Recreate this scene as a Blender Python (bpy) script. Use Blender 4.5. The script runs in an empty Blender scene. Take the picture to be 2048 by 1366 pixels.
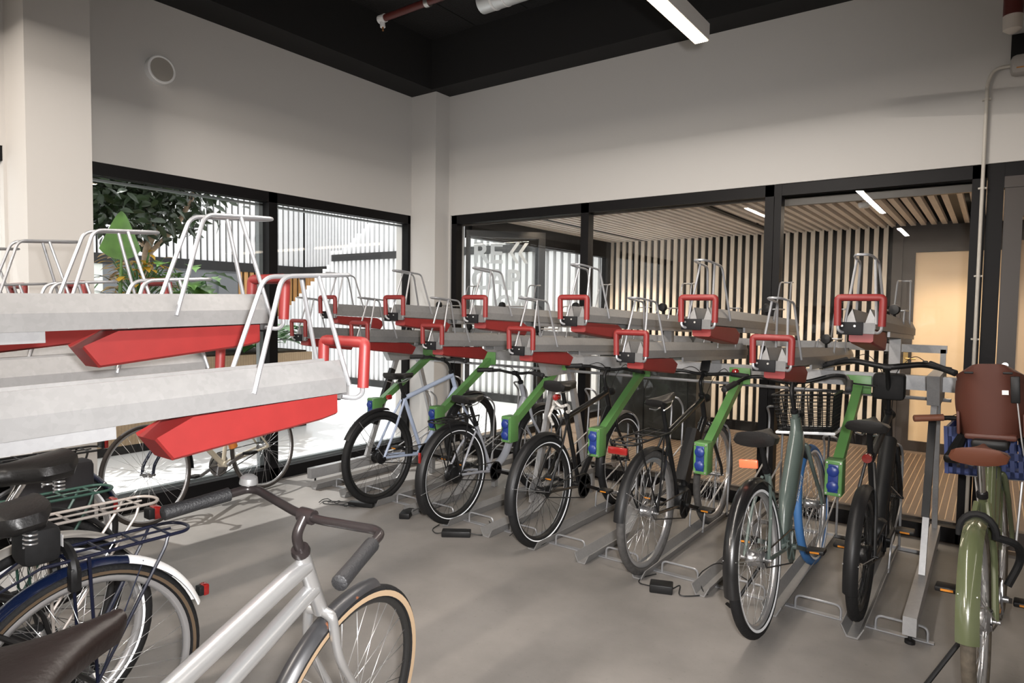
import bpy, bmesh, math, random
from math import sin, cos, pi, radians as RD
from mathutils import Vector as V, Matrix as M
random.seed(7)
SC = bpy.context.scene
COL = SC.collection
# ------------------------------------------------------------------ helpers
def link(o, parent=None):
    COL.objects.link(o)
    if parent is not None: o.parent = parent
    return o
def mesh_obj(name, verts, faces, mat, parent=None, smooth=False, auto=None):
    me = bpy.data.meshes.new(name)
    me.from_pydata([tuple(v) for v in verts], [], faces)
    me.materials.append(mat)
    if smooth:
        me.polygons.foreach_set('use_smooth', [True]*len(me.polygons))
        if auto:
            me.set_sharp_from_angle(angle=RD(auto))
    me.update()
    return link(bpy.data.objects.new(name, me), parent)
class B:
    """collects shapes, then links them as one mesh"""
    def __init__(s): s.v = []; s.f = []
    def add(s, v, f):
        n = len(s.v); s.v += [V(p) for p in v]; s.f += [tuple(i+n for i in q) for q in f]; return s
    def box(s, a, b, mat=None):
        x0,y0,z0 = a; x1,y1,z1 = b
        v = [(x0,y0,z0),(x1,y0,z0),(x1,y1,z0),(x0,y1,z0),(x0,y0,z1),(x1,y0,z1),(x1,y1,z1),(x0,y1,z1)]
        if mat: v = [mat @ V(p) for p in v]
        return s.add(v, [(0,3,2,1),(4,5,6,7),(0,1,5,4),(1,2,6,5),(2,3,7,6),(3,0,4,7)])
    def cbox(s, c, d, mat=None, bev=0.0):
        if bev <= 0: 
            return s.box([c[i]-d[i]/2 for i in range(3)], [c[i]+d[i]/2 for i in range(3)], mat)
        bm = bmesh.new(); bmesh.ops.create_cube(bm, size=1)
        for q in bm.verts: q.co = V((q.co.x*d[0], q.co.y*d[1], q.co.z*d[2]))
        bmesh.ops.bevel(bm, geom=bm.edges[:], offset=bev, segments=2, affect='EDGES', profile=.5)
        for q in bm.verts:
            q.co += V(c)
            if mat: q.co = mat @ q.co
        bm.verts.index_update()
        s.add([q.co for q in bm.verts], [[q.index for q in f.verts] for f in bm.faces]); bm.free(); return s
    def rings(s, rings, closed=False, caps=True):
        n = len(rings[0]); v = [p for r in rings for p in r]; f = []; k = len(rings)
        for i in range(k if closed else k-1):
            a = i*n; b = ((i+1) % k)*n
            for j in range(n):
                j2 = (j+1) % n; f.append((a+j, a+j2, b+j2, b+j))
        if caps and not closed:
            f.append(tuple(range(n-1,-1,-1))); f.append(tuple((k-1)*n+j for j in range(n)))
        return s.add(v, f)
    def tube(s, pts, r, n=8, closed=False, flat=1.0, up=None):
        pts = [V(p) for p in pts]; k = len(pts)
        rr = r if isinstance(r, (list, tuple)) else [r]*k
        tang = []
        for i in range(k):
            if closed: t = pts[(i+1)%k]-pts[i-1]
            else: t = pts[min(i+1,k-1)]-pts[max(i-1,0)]
            tang.append(t.normalized() if t.length > 1e-9 else V((0,0,1)))
        u = V(up) if up else (V((0,0,1)) if abs(tang[0].z) < .9 else V((1,0,0)))
        rings = []
        for i in range(k):
            t = tang[i]; u = (u - t*u.dot(t))
            if u.length < 1e-6: u = t.orthogonal()
            u.normalize(); w = t.cross(u)
            rings.append([pts[i] + (w*cos(2*pi*j/n)*flat + u*sin(2*pi*j/n))*rr[i] for j in range(n)])
        return s.rings(rings, closed)
    def bar(s, a, b, w, h, up=(0,0,1)):
        a = V(a); b = V(b); t = (b-a).normalized(); u = V(up); u = (u-t*u.dot(t)).normalized(); x = t.cross(u)
        q = [x*w/2+u*h/2, -x*w/2+u*h/2, -x*w/2-u*h/2, x*w/2-u*h/2]
        return s.rings([[a+p for p in q],[b+p for p in q]])
    def prism(s, poly, a, b, axis='x'):
        """poly of (p,q) extruded from a to b along axis"""
        def pt(p,q,t): return {'x':(t,p,q),'y':(p,t,q),'z':(p,q,t)}[axis]
        return s.rings([[pt(p,q,a) for p,q in poly],[pt(p,q,b) for p,q in poly]])
    def lathe(s, prof, c=(0,0,0), axis=(0,0,1), n=24, mat=None):
        ax = V(axis).normalized(); u = ax.orthogonal().normalized(); w = ax.cross(u); c = V(c)
        rings = [[c + ax*h + (u*cos(2*pi*j/n)+w*sin(2*pi*j/n))*max(r,1e-5) for j in range(n)] for r,h in prof]
        return s.rings(rings)
    def build(s, name, mat, parent=None, smooth=True, auto=40):
        o = mesh_obj(name, s.v, s.f, mat, parent, smooth, auto)
        bm = bmesh.new(); bm.from_mesh(o.data); bmesh.ops.recalc_face_normals(bm, faces=bm.faces[:]); bm.to_mesh(o.data); bm.free()
        if smooth and auto: o.data.set_sharp_from_angle(angle=RD(auto))
        return o
def fillet(pts, r, n=5):
    pts = [V(p) for p in pts]; out = [pts[0]]
    for i in range(1, len(pts)-1):
        p, a, b = pts[i], pts[i-1], pts[i+1]
        d1 = (a-p); d2 = (b-p); rr = min(r, d1.length*.49, d2.length*.49)
        s_, e_ = p+d1.normalized()*rr, p+d2.normalized()*rr
        for k in range(n+1):
            t = k/n; out.append(s_*(1-t)**2 + p*2*t*(1-t) + e_*t*t)
    out.append(pts[-1]); return out
def tag(o, label, cat, group=None):
    o['label'] = label; o['category'] = cat
    if group: o['group'] = group
    return o
def structure(o): o['kind'] = 'structure'; return o
def empty(name, loc=(0,0,0), label=None, cat=None, group=None, rz=0):
    o = bpy.data.objects.new(name, None); o.empty_display_size = .1; link(o); o.location = loc; o.rotation_euler = (0,0,rz)
    if label: tag(o, label, cat, group)
    return o
def copy_tree(o, parent=None):
    c = o.copy(); COL.objects.link(c); c.parent = parent
    for ch in [k for k in bpy.data.objects if k.parent == o]: copy_tree(ch, c)
    return c
# ------------------------------------------------------------------ materials
def nodes(name):
    m = bpy.data.materials.new(name); m.use_nodes = True; nt = m.node_tree
    return m, nt, nt.nodes['Principled BSDF']
def mat(name, col, rough=.5, metal=0.0, noise=0.0, scale=8.0, bump=0.0, coat=0.0, emis=None, spec=.5, stretch=None):
    m, nt, p = nodes(name)
    c = (*col, 1); p.inputs['Base Color'].default_value = c; p.inputs['Roughness'].default_value = rough
    p.inputs['Metallic'].default_value = metal; p.inputs['Coat Weight'].default_value = coat
    p.inputs['Specular IOR Level'].default_value = spec
    if emis: p.inputs['Emission Color'].default_value = (*emis[0],1); p.inputs['Emission Strength'].default_value = emis[1]
    if noise or bump:
        tc = nt.nodes.new('ShaderNodeTexCoord'); n = nt.nodes.new('ShaderNodeTexNoise')
        n.inputs['Scale'].default_value = scale; n.inputs['Detail'].default_value = 6
        src = tc.outputs['Object']
        if stretch:
            mp = nt.nodes.new('ShaderNodeMapping'); mp.inputs['Scale'].default_value = stretch
            nt.links.new(src, mp.inputs['Vector']); src = mp.outputs['Vector']
        nt.links.new(src, n.inputs['Vector'])
        if noise:
            r = nt.nodes.new('ShaderNodeValToRGB')
            r.color_ramp.elements[0].position = .3; r.color_ramp.elements[1].position = .7
            r.color_ramp.elements[0].color = tuple(max(0,x*(1-noise)) for x in col)+(1,)
            r.color_ramp.elements[1].color = tuple(min(1,x*(1+noise)) for x in col)+(1,)
            nt.links.new(n.outputs['Fac'], r.inputs['Fac']); nt.links.new(r.outputs['Color'], p.inputs['Base Color'])
        if bump:
            b = nt.nodes.new('ShaderNodeBump'); b.inputs['Strength'].default_value = bump; b.inputs['Distance'].default_value = .01
            nt.links.new(n.outputs['Fac'], b.inputs['Height']); nt.links.new(b.outputs['Normal'], p.inputs['Normal'])
    return m
def glass_mat(name, tint=(.965,.97,.965), refl=.06):
    m = bpy.data.materials.new(name); m.use_nodes = True; nt = m.node_tree; nt.nodes.clear()
    o = nt.nodes.new('ShaderNodeOutputMaterial'); mx = nt.nodes.new('ShaderNodeMixShader')
    t = nt.nodes.new('ShaderNodeBsdfTransparent'); g = nt.nodes.new('ShaderNodeBsdfGlossy'); la = nt.nodes.new('ShaderNodeLayerWeight'); la.inputs['Blend'].default_value = .5
    pw = nt.nodes.new('ShaderNodeMath'); pw.operation = 'POWER'; pw.inputs[1].default_value = 5; nt.links.new(la.outputs['Facing'], pw.inputs[0])
    lw = nt.nodes.new('ShaderNodeMath'); lw.operation = 'MULTIPLY_ADD'; lw.inputs[1].default_value = .9; lw.inputs[2].default_value = .02; nt.links.new(pw.outputs[0], lw.inputs[0]); g.inputs['Roughness'].default_value = .0; t.inputs['Color'].default_value = (*tint,1)
    nt.links.new(lw.outputs[0], mx.inputs['Fac']); nt.links.new(t.outputs[0], mx.inputs[1]); nt.links.new(g.outputs[0], mx.inputs[2])
    nt.links.new(mx.outputs[0], o.inputs['Surface']); return m
def floor_mat():
    m, nt, p = nodes('poured_concrete')
    tc = nt.nodes.new('ShaderNodeTexCoord')
    n1 = nt.nodes.new('ShaderNodeTexNoise'); n1.inputs['Scale'].default_value = 1.3; n1.inputs['Detail'].default_value = 9; n1.inputs['Roughness'].default_value = .62
    n2 = nt.nodes.new('ShaderNodeTexNoise'); n2.inputs['Scale'].default_value = 45; n2.inputs['Detail'].default_value = 4
    r1 = nt.nodes.new('ShaderNodeValToRGB'); e = r1.color_ramp.elements
    e[0].position = .32; e[0].color = (.150,.140,.130,1); e[1].position = .68; e[1].color = (.235,.218,.203,1)
    r2 = nt.nodes.new('ShaderNodeValToRGB'); e = r2.color_ramp.elements
    e[0].position = .28; e[0].color = (.62,.62,.62,1); e[1].position = .36; e[1].color = (1,1,1,1)
    mx = nt.nodes.new('ShaderNodeMix'); mx.data_type = 'RGBA'; mx.blend_type = 'MULTIPLY'; mx.inputs['Factor'].default_value = .35
    for n in (n1,n2): nt.links.new(tc.outputs['Object'], n.inputs['Vector'])
    nt.links.new(n1.outputs['Fac'], r1.inputs['Fac']); nt.links.new(n2.outputs['Fac'], r2.inputs['Fac'])
    nt.links.new(r1.outputs['Color'], mx.inputs[6]); nt.links.new(r2.outputs['Color'], mx.inputs[7]); nt.links.new(mx.outputs[2], p.inputs['Base Color'])
    rr = nt.nodes.new('ShaderNodeMapRange'); rr.inputs['To Min'].default_value = .42; rr.inputs['To Max'].default_value = .62
    nt.links.new(n1.outputs['Fac'], rr.inputs['Value']); nt.links.new(rr.outputs['Result'], p.inputs['Roughness'])
    b = nt.nodes.new('ShaderNodeBump'); b.inputs['Strength'].default_value = .12; b.inputs['Distance'].default_value = .004
    nt.links.new(n2.outputs['Fac'], b.inputs['Height']); nt.links.new(b.outputs['Normal'], p.inputs['Normal']); return m
def galv_mat(name, col, rough, metal):
    m, nt, p = nodes(name)
    tc = nt.nodes.new('ShaderNodeTexCoord'); vo = nt.nodes.new('ShaderNodeTexVoronoi'); vo.inputs['Scale'].default_value = 90
    n = nt.nodes.new('ShaderNodeTexNoise'); n.inputs['Scale'].default_value = 7; n.inputs['Detail'].default_value = 5
    for q in (vo, n): nt.links.new(tc.outputs['Object'], q.inputs['Vector'])
    mx = nt.nodes.new('ShaderNodeMix'); mx.data_type='FLOAT'; mx.inputs['Factor'].default_value = .72
    nt.links.new(vo.outputs['Color'], mx.inputs[2]); nt.links.new(n.outputs['Fac'], mx.inputs[3])
    r = nt.nodes.new('ShaderNodeValToRGB'); e = r.color_ramp.elements
    e[0].position=.25; e[0].color = tuple(c*.88 for c in col)+(1,); e[1].position=.75; e[1].color = tuple(min(1,c*1.07) for c in col)+(1,)
    nt.links.new(mx.outputs[0], r.inputs['Fac']); nt.links.new(r.outputs['Color'], p.inputs['Base Color'])
    p.inputs['Roughness'].default_value = rough; p.inputs['Metallic'].default_value = metal; return m
def striped(name, c1, c2, axis, pitch, duty, rough=.6):
    m, nt, p = nodes(name)
    tc = nt.nodes.new('ShaderNodeTexCoord'); sp = nt.nodes.new('ShaderNodeSeparateXYZ'); nt.links.new(tc.outputs['Object'], sp.inputs[0])
    a = nt.nodes.new('ShaderNodeMath'); a.operation='DIVIDE'; a.inputs[1].default_value = pitch; nt.links.new(sp.outputs[axis], a.inputs[0])
    f = nt.nodes.new('ShaderNodeMath'); f.operation='FRACT'; nt.links.new(a.outputs[0], f.inputs[0])
    g = nt.nodes.new('ShaderNodeMath'); g.operation='LESS_THAN'; g.inputs[1].default_value = duty; nt.links.new(f.outputs[0], g.inputs[0])
    n = nt.nodes.new('ShaderNodeTexNoise'); n.inputs['Scale'].default_value = 18; nt.links.new(tc.outputs['Object'], n.inputs['Vector'])
    mn = nt.nodes.new('ShaderNodeMix'); mn.data_type='RGBA'; mn.inputs[6].default_value=(*c1,1); mn.inputs[7].default_value=(*[x*.7 for x in c1],1); nt.links.new(n.outputs['Fac'], mn.inputs['Factor'])
    mx = nt.nodes.new('ShaderNodeMix'); mx.data_type='RGBA'; nt.links.new(g.outputs[0], mx.inputs['Factor']); nt.links.new(mn.outputs[2], mx.inputs[6]); mx.inputs[7].default_value=(*c2,1)
    nt.links.new(mx.outputs[2], p.inputs['Base Color']); p.inputs['Roughness'].default_value = rough; return m
def emit(name, col, s):
    return mat(name, (.8,.8,.8), emis=(col, s))
def worn_black():
    m, nt, p = nodes('worn_black_mudguard')
    tc = nt.nodes.new('ShaderNodeTexCoord'); n = nt.nodes.new('ShaderNodeTexNoise'); n.inputs['Scale'].default_value = 16; n.inputs['Detail'].default_value = 6
    nt.links.new(tc.outputs['Object'], n.inputs['Vector']); r = nt.nodes.new('ShaderNodeValToRGB'); e = r.color_ramp.elements
    e[0].position=.64; e[0].color=(.022,.022,.024,1); e[1].position=.70; e[1].color=(.22,.07,.025,1)
    nt.links.new(n.outputs['Fac'], r.inputs['Fac']); nt.links.new(r.outputs['Color'], p.inputs['Base Color']); p.inputs['Roughness'].default_value=.35; return m
mWall = mat('painted_plaster', (.52,.505,.485), .8, bump=.03, scale=60)
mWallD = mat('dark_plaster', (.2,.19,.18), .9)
mFloor = floor_mat()
mCeil = mat('black_wood_wool_ceiling', (.012,.011,.011), .95, noise=.5, scale=60, bump=.5)
mCeilBand = mat('black_painted_bulkhead', (.007,.0065,.0065), .85)
mFrame = mat('black_aluminium_frame', (.0045,.004,.0045), .5, spec=.18, noise=.15, scale=14)
mFrameG = mat('grey_aluminium_frame', (.13,.145,.15), .4)
mFrameB = mat('brown_black_frame', (.035,.026,.021), .45)
mGlass = glass_mat('clear_glass')
mGalv = galv_mat('galvanised_steel', (.235,.232,.23), .42, .3)
mGalvL = galv_mat('bright_galvanised_steel', (.31,.31,.315), .4, .3)
mGalvD = galv_mat('shaded_galvanised_plate', (.13,.13,.13), .5, .2)  # galvanised steel darkened to paint shade onto the far tray brackets
mRod = mat('bare_steel_rod', (.36,.365,.38), .38, .6)
mRed = mat('red_foam_grip', (.175,.013,.012), .5)
mRedW = mat('red_powder_coat', (.205,.017,.016), .42, noise=.06, scale=20)
mBlkPl = mat('black_plastic', (.008,.008,.0085), .45, spec=.3)
mBlkRub = mat('black_rubber', (.008,.008,.0085), .75, spec=.3, noise=.2, scale=50)
mBolt = mat('zinc_bolt', (.6,.6,.58), .3, .9)
mGreen = mat('green_powder_coat', (.09,.22,.065), .4)
mBlue = mat('blue_socket_plastic', (.014,.035,.19), .35)
mTyre = mat('black_tyre', (.008,.008,.0085), .7, spec=.3, bump=.3, scale=120)
mTyreG = mat('dusty_grey_tyre', (.055,.052,.05), .8, noise=.3, scale=40, bump=.3)
mTyreBr = mat('brown_dusty_tyre', (.085,.07,.052), .8, noise=.3, scale=40, bump=.3)
mTyreBl = mat('blue_tyre', (.045,.15,.36), .6)
mTan = mat('cream_tyre_sidewall', (.42,.30,.19), .6)
mGum = mat('brown_tyre_sidewall', (.09,.06,.035), .6)
mRimS = mat('silver_rim', (.55,.55,.56), .32, .8)
mRimB = mat('black_rim', (.012,.012,.012), .4)
mSpk = mat('steel_spoke', (.65,.65,.66), .28, .85)
mSpkB = mat('black_spoke', (.03,.03,.03), .35, .5)
mRefl = mat('white_reflective_band', (.85,.87,.9), .3, emis=None)
mHub = mat('hub_alloy', (.42,.42,.43), .3, .9)
mHubB = mat('black_hub', (.008,.008,.0085), .35, .3)
mChrome = mat('chrome', (.75,.75,.75), .12, 1.0)
mSadBr = mat('dark_brown_saddle', (.006,.0035,.003), .4,spec=.35, bump=.1, scale=90)
mSadBk = mat('black_saddle', (.008,.0075,.0075), .38, bump=.1, scale=90)
mSadTan = mat('tan_leather_saddle', (.11,.035,.018), .4)
mGrip = mat('black_grip', (.009,.009,.01), .6, bump=.3, scale=200)
mGripBr = mat('brown_grip', (.16,.06,.035), .55)
mRedL = mat('red_lens', (.20,.008,.007), .15, coat=.6)
mRedL2 = mat('dark_red_lens', (.12,.008,.006), .2, coat=.6)
mOrL = mat('orange_red_lens', (.85,.16,.07), .2, coat=.5)
mAmb = mat('amber_reflector', (.55,.20,.02), .25)
mWhite = mat('white_paint', (.8,.8,.8), .4)
mCable = mat('black_cable', (.01,.01,.01), .5)
def paint(n, c, r=.3, me=0.0, coat=.4): return mat(n, c, r, me, coat=coat)
# ------------------------------------------------------------------ camera
CAMP = V((4.92535, -5.12621, 1.5))
rt = V((.80636787,.59124895,.01398342)); up = V((-.04048285,.03159261,.99868065)); fw = V((-.59002711,.80587008,-.04941071))
cd = bpy.data.cameras.new('camera'); cam = bpy.data.objects.new('camera', cd); link(cam)
cd.sensor_width = 36; cd.lens = 1310.6*36/2048; cd.clip_start = .02
cam.matrix_world = M(((rt.x,up.x,-fw.x,CAMP.x),(rt.y,up.y,-fw.y,CAMP.y),(rt.z,up.z,-fw.z,CAMP.z),(0,0,0,1)))
SC.camera = cam
# ------------------------------------------------------------------ room shell
ZC, ZW, H2 = 3.668, 2.455, 4.15
XE, YE = 9.0, -9.5
structure(B().box((0,YE,-.12),(XE,0.0,0)).build('floor', mFloor, smooth=False))
structure(B().box((-14,-12,-.14),(-.001,9,-.005)).build('floor', mat('white_atrium_floor',(.80,.81,.82),.18), smooth=False))
structure(B().box((0,0.001,-.12),(9,3.6,-.002)).build('floor', mat('corridor_screed',(.16,.12,.09),.7), smooth=False))
# left wall: opening y -3.335..-0.205 and a further window beyond the pilaster
def wall_x(name, pieces):
    b = B()
    for p in pieces: b.box((-.22,p[0],p[2]),(0,p[1],p[3]))
    return structure(b.build(name, mWall, smooth=False))
YL0, YL1 = -3.37, -.205
wall_x('wall_left', [(YE,-6.6,0,4.3),(-6.6,.0,ZW,4.3),(-3.70,YL0,0,ZW),(YL1,0.0,0,ZW)])
structure(B().box((0,-3.684,0),(.33,-3.335,4.3)).build('trim_1', mWall, smooth=False))      # pilaster
structure(B().box((0,-.205,0),(.337,0,4.3)).build('trim_2', mWall, smooth=False))           # corner column
structure(B().box((-.22,0,ZW),(XE,.22,4.3)).build('wall_right', mWall, smooth=False))
structure(B().box((.0,.0,0),(.36,.22,ZW)).box((7.2,0,0),(XE,.22,ZW)).build('wall_right', mWall, smooth=False))
structure(B().box((XE,YE,0),(XE+.2,.22,4.3)).build('wall_far_side', mWall, smooth=False))
structure(B().box((-.22,YE-.2,0),(XE+.2,YE,4.3)).build('wall_back', mWall, smooth=False))
structure(B().box((0,YE,H2),(XE,0,H2+.15)).build('ceiling', mCeil, smooth=False))
b = B(); b.box((0,YE,ZC),(.337,0,H2)).box((.337,-.27,ZC),(XE,0,H2))
structure(b.build('trim_3', mCeilBand, smooth=False))
# seams between ceiling boards
b = B()
for i in range(1,15): b.box((i*.6+.3,YE,H2-.004),(i*.6+.31,-.3,H2+.01))
for i in range(1,8): b.box((.35,-i*1.2-.3,H2-.004),(XE,-i*1.2-.29,H2+.01))
structure(b.build('trim_4', mat('ceiling_joint',(.003,.003,.003),.9), smooth=False))

# window frames ----------------------------------------------------
def frame_left():
    w = structure(empty('window_1'))
    b = B(); x0,x1 = -.10,-.01
    b.box((x0,YL0,ZW-.085),(x1,YL1,ZW)); b.box((x0,YL0,0),(x1,YL1,.10))
    b.box((x0,YL1-.035,0),(x1,YL1,ZW)); b.box((x0,YL0,0),(x1,YL0+.05,ZW)); b.box((x0,-1.865,.0),(x1,-1.785,ZW))
    b.build('window_frame', mFrame, w, smooth=False)
    b = B(); b.box((-.15,-1.90,.1),(-.101,-1.862,ZW-.08)); b.box((-.15,YL0,.10),(-.101,YL1,.125)); b.box((-.15,YL0,ZW-.11),(-.101,YL1,ZW-.095))
    b.build('inner_bead', mFrameG, w, smooth=False)
    for a,c in ((YL0+.05,-1.865),(-1.785,YL1-.035)):
        B().box((-.065,a,.1),(-.055,c,ZW-.085)).build('glass_pane', mGlass, w, smooth=False)
frame_left()
w3 = structure(empty('window_3'))
B().box((-.10,-6.6,ZW-.09),(-.01,-3.70,ZW)).box((-.10,-6.6,0),(-.01,-3.70,.1)).box((-.1,-5.2,0),(-.01,-5.12,ZW)).build('window_frame', mFrame, w3, smooth=False)
B().box((-.065,-6.6,.1),(-.055,-3.70,ZW-.09)).build('glass_pane', mGlass, w3, smooth=False)
w2 = structure(empty('window_2'))
b = B(); y0,y1 = .02,.11
b.box((.36,y0,ZW-.085),(7.2,y1,ZW)); b.box((.36,y0,0),(4.8,y1,.10)); b.box((.36,y0,0),(.43,y1,ZW))
for a,c in ((1.905,1.985),(3.505,3.57),(3.575,3.625),(4.785,4.86),(4.865,4.95)): b.box((a,y0-(.004 if a in(3.575,4.865) else 0),0),(c,y1,ZW))
b.build('window_frame', mFrame, w2, smooth=False)
b = B(); b.box((3.625,.111,ZW-.15),(4.785,.15,ZW-.08)); b.box((.43,.111,ZW-.10),(4.785,.13,ZW-.085)); b.box((.43,.111,.10),(4.785,.16,.115))
b.build('inner_bead', mFrameB, w2, smooth=False)
for a,c in ((.43,1.905),(1.985,3.505),(3.625,4.785)):
    B().box((a,.055,.1),(c,.063,ZW-.085)).build('glass_pane', mGlass, w2, smooth=False)
d1 = structure(empty('door_1'))
b = B(); b.box((4.955,.03,.02),(5.05,.10,2.30)); b.box((6.0,.03,.02),(6.1,.10,2.37)); b.box((5.05,.03,2.12),(6.0,.10,2.30)); b.box((5.05,.03,.02),(6.0,.10,.14)); b.box((4.95,.02,2.30),(6.15,.11,2.37))
b.build('door_frame', mFrameB, d1, smooth=False)
B().box((5.05,.06,.14),(6.0,.068,2.12)).build('glass_pane', mGlass, d1, smooth=False)
b = B(); 
for z in (1.19,1.09): b.lathe([(.0,-.012),(.018,-.012),(.018,.0)], (5.0,.03,z), (0,1,0), 16)
b.build('door_lock', mBolt, d1)

# ------------------------------------------------------------------ corridor behind the right hand glazing
YB = 3.3
ZCC = 2.5
structure(B().box((.40,YB+.09,0),(9,YB+.2,3)).build('wall_corridor_back', mat('black_backing',(.006,.006,.006),.9), smooth=False))
structure(B().box((.40,.22,ZCC+.11),(9,YB+.1,ZCC+.2)).build('ceiling', mat('black_void_ceiling',(.008,.008,.008),.9), smooth=False))
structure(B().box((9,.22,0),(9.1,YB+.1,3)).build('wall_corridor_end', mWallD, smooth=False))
mSlatW = mat('pale_wood_slat', (.74,.66,.56), .55, noise=.1, scale=30, stretch=(1,1,.1))
mSlatC = mat('ceiling_slat', (.80,.745,.69), .6, noise=.08, scale=30, stretch=(1,.1,1))
sw = structure(empty('wall_slatted'))
b = B(); x = .46
while x < 4.0: b.box((x,YB+.03,.12),(x+.047,YB+.06,ZCC)); x += .0955
b.build('slat_cladding', mSlatW, sw, smooth=False)
cs = structure(empty('ceiling_slatted'))
b = B(); x = .44
while x < 9: b.box((x,.12,ZCC-.03),(x+.048,YB+.06,ZCC+.015)); x += .0955
b.build('slat_cladding', mSlatC, cs, smooth=False)
tk = structure(empty('trim_6'))
for x in (.98,2.756,4.622): B().box((x-.028,.12,ZCC-.034),(x+.028,YB,ZCC-.02)).build('track', mFrame, tk, smooth=False)
structure(B().box((.4,YB-.02,0),(4.0,YB+.05,.12)).build('baseboard_corridor', mFrame, smooth=False))
# grey floor mat
structure(B().box((.6,.25,-.001),(8.8,YB-.25,.012)).build('trim_5', striped('brown_entrance_mat',(.105,.07,.047),(.36,.26,.16),0,.047,.11), smooth=False))
# door with frosted tan panel at the corridor end
d2 = structure(empty('door_2'))
b = B(); b.box((4.0,YB-.05,0),(4.10,YB+.06,ZCC)); b.box((4.10,YB-.03,2.27),(6.4,YB+.05,ZCC)); b.box((4.10,YB-.03,0),(4.22,YB+.05,2.27)); b.box((4.22,YB-.03,0),(5.0,YB+.05,.11)); b.box((4.22,YB-.03,2.18),(5.0,YB+.05,2.27)); b.box((5.0,YB-.03,0),(5.12,YB+.05,2.27))
b.build('door_frame', mFrameB, d2, smooth=False)
B().box((4.22,YB,.11),(5.0,YB+.01,2.18)).build('door_panel', mat('tan_frosted_glass',(.80,.60,.38),.3), d2, smooth=False)
B().cbox((4.17,YB-.06,1.02),(.045,.02,.13)).tube(fillet([(4.17,YB-.07,1.02),(4.17,YB-.11,1.02),(4.27,YB-.11,1.02)],.02),.009).build('door_handle', mat('brass_handle',(.5,.35,.15),.3,.8), d2, smooth=False)
structure(B().box((5.12,YB,0),(9,YB+.05,2.5)).build('wall_corridor_plain', mat('beige_wall',(.55,.42,.30),.7), smooth=False))
# glass side of the corridor facing the atrium, with its dark beam
w4 = structure(empty('window_4'))
b = B(); b.box((.37,.22,2.25),(.47,YB+.05,2.5)); b.box((.37,.22,0),(.47,YB,.08)); b.box((.37,YB-.05,0),(.47,YB+.05,2.5)); b.box((.37,1.55,0),(.47,1.63,2.3))
b.build('window_frame', mFrame, w4, smooth=False)
B().box((.415,.22,.08),(.425,YB-.05,2.25)).build('glass_pane', mGlass, w4, smooth=False)
# open glass door leaf with lettering
def text_mesh(txt, size, mat_, parent, mw, name='lettering', extrude=.001, bold=.0):
    cu = bpy.data.curves.new(name, 'FONT'); cu.body = txt; cu.size = size; cu.extrude = extrude; cu.offset = bold
    o = bpy.data.objects.new(name+'_tmp', cu); COL.objects.link(o); bpy.context.view_layer.update()
    me = bpy.data.meshes.new_from_object(o.evaluated_get(bpy.context.evaluated_depsgraph_get()))
    bpy.data.objects.remove(o); me.materials.clear(); me.materials.append(mat_)
    for v in me.vertices: v.co = mw @ v.co
    q = bpy.data.objects.new(name, me); link(q, parent); return q
A0, A1 = V((.445,.155,0)), V((1.03,.77,0))
dx = (A1-A0).normalized(); dn = dx.cross(V((0,0,1))); L3 = (A1-A0).length
LM = M(((dx.x,dn.x,0,A0.x),(dx.y,dn.y,0,A0.y),(0,0,1,0),(0,0,0,1)))
d3 = structure(empty('door_3'))
b = B()
for a,c in (((0,-.02,.02),(.045,.02,2.32)),((L3-.07,-.02,.02),(L3,.02,2.32)),((.045,-.02,2.25),(L3-.07,.02,2.32)),((.07,-.02,.02),(L3-.07,.02,.1))): b.box(a,c,LM)
b.build('door_frame', mat('dark_grey_door_frame',(.009,.009,.010),.5), d3, smooth=False)
B().box((.07,-.004,.1),(L3-.07,.004,2.24),LM).build('glass_pane', mGlass, d3, smooth=False)
mLet, _nt, _p = nodes('frosted_white_lettering'); _p.inputs['Base Color'].default_value = (.85,.87,.9,1); _p.inputs['Roughness'].default_value = .6
_tr = _nt.nodes.new('ShaderNodeBsdfTranslucent'); _tr.inputs['Color'].default_value = (.9,.92,.95,1); _mx = _nt.nodes.new('ShaderNodeMixShader'); _mx.inputs[0].default_value = .6
_nt.links.new(_p.outputs[0], _mx.inputs[1]); _nt.links.new(_tr.outputs[0], _mx.inputs[2]); _nt.links.new(_mx.outputs[0], _nt.nodes['Material Output'].inputs['Surface'])
R90 = M(((1,0,0,0),(0,0,-1,0),(0,1,0,0),(0,0,0,1)))
def letter(txt, x, z, s): text_mesh(txt, s, mLet, d3, LM @ M.Translation((x,.0,z)) @ R90 @ M.Translation((0,0,.006)) , bold=.006)
letter('R', .068, 1.985, .30); letter('E', .245, 1.985, .30); letter('C', .055, 1.71, .30); letter('A', .235, 1.71, .30); letter('P', .43, 1.71, .30); letter('O', .31, 1.45, .28); letter('A', .50, 1.45, .28)
b = B()
for k in (0,1):
    x = .46+k*.095
    pl = [(x+.075,2.205),(x+.115,2.205),(x+.04,2.095),(x+.115,1.985),(x+.075,1.985),(x,2.095)]
    for qa in ((0,1,2,5),(5,2,3,4)):
        b.rings([[LM @ V((pl[i][0],-.0075,pl[i][1])) for i in qa],[LM @ V((pl[i][0],-.0055,pl[i][1])) for i in qa]])
b.build('chevrons', mLet, d3, smooth=False)

# ------------------------------------------------------------------ atrium beyond the left hand windows
mWS = mat('white_slat', (.82,.82,.82), .5)
mGB = mat('grey_backing', (.42,.43,.45), .7)
mDB = mat('black_backing_atrium', (.02,.02,.02), .8)
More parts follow.
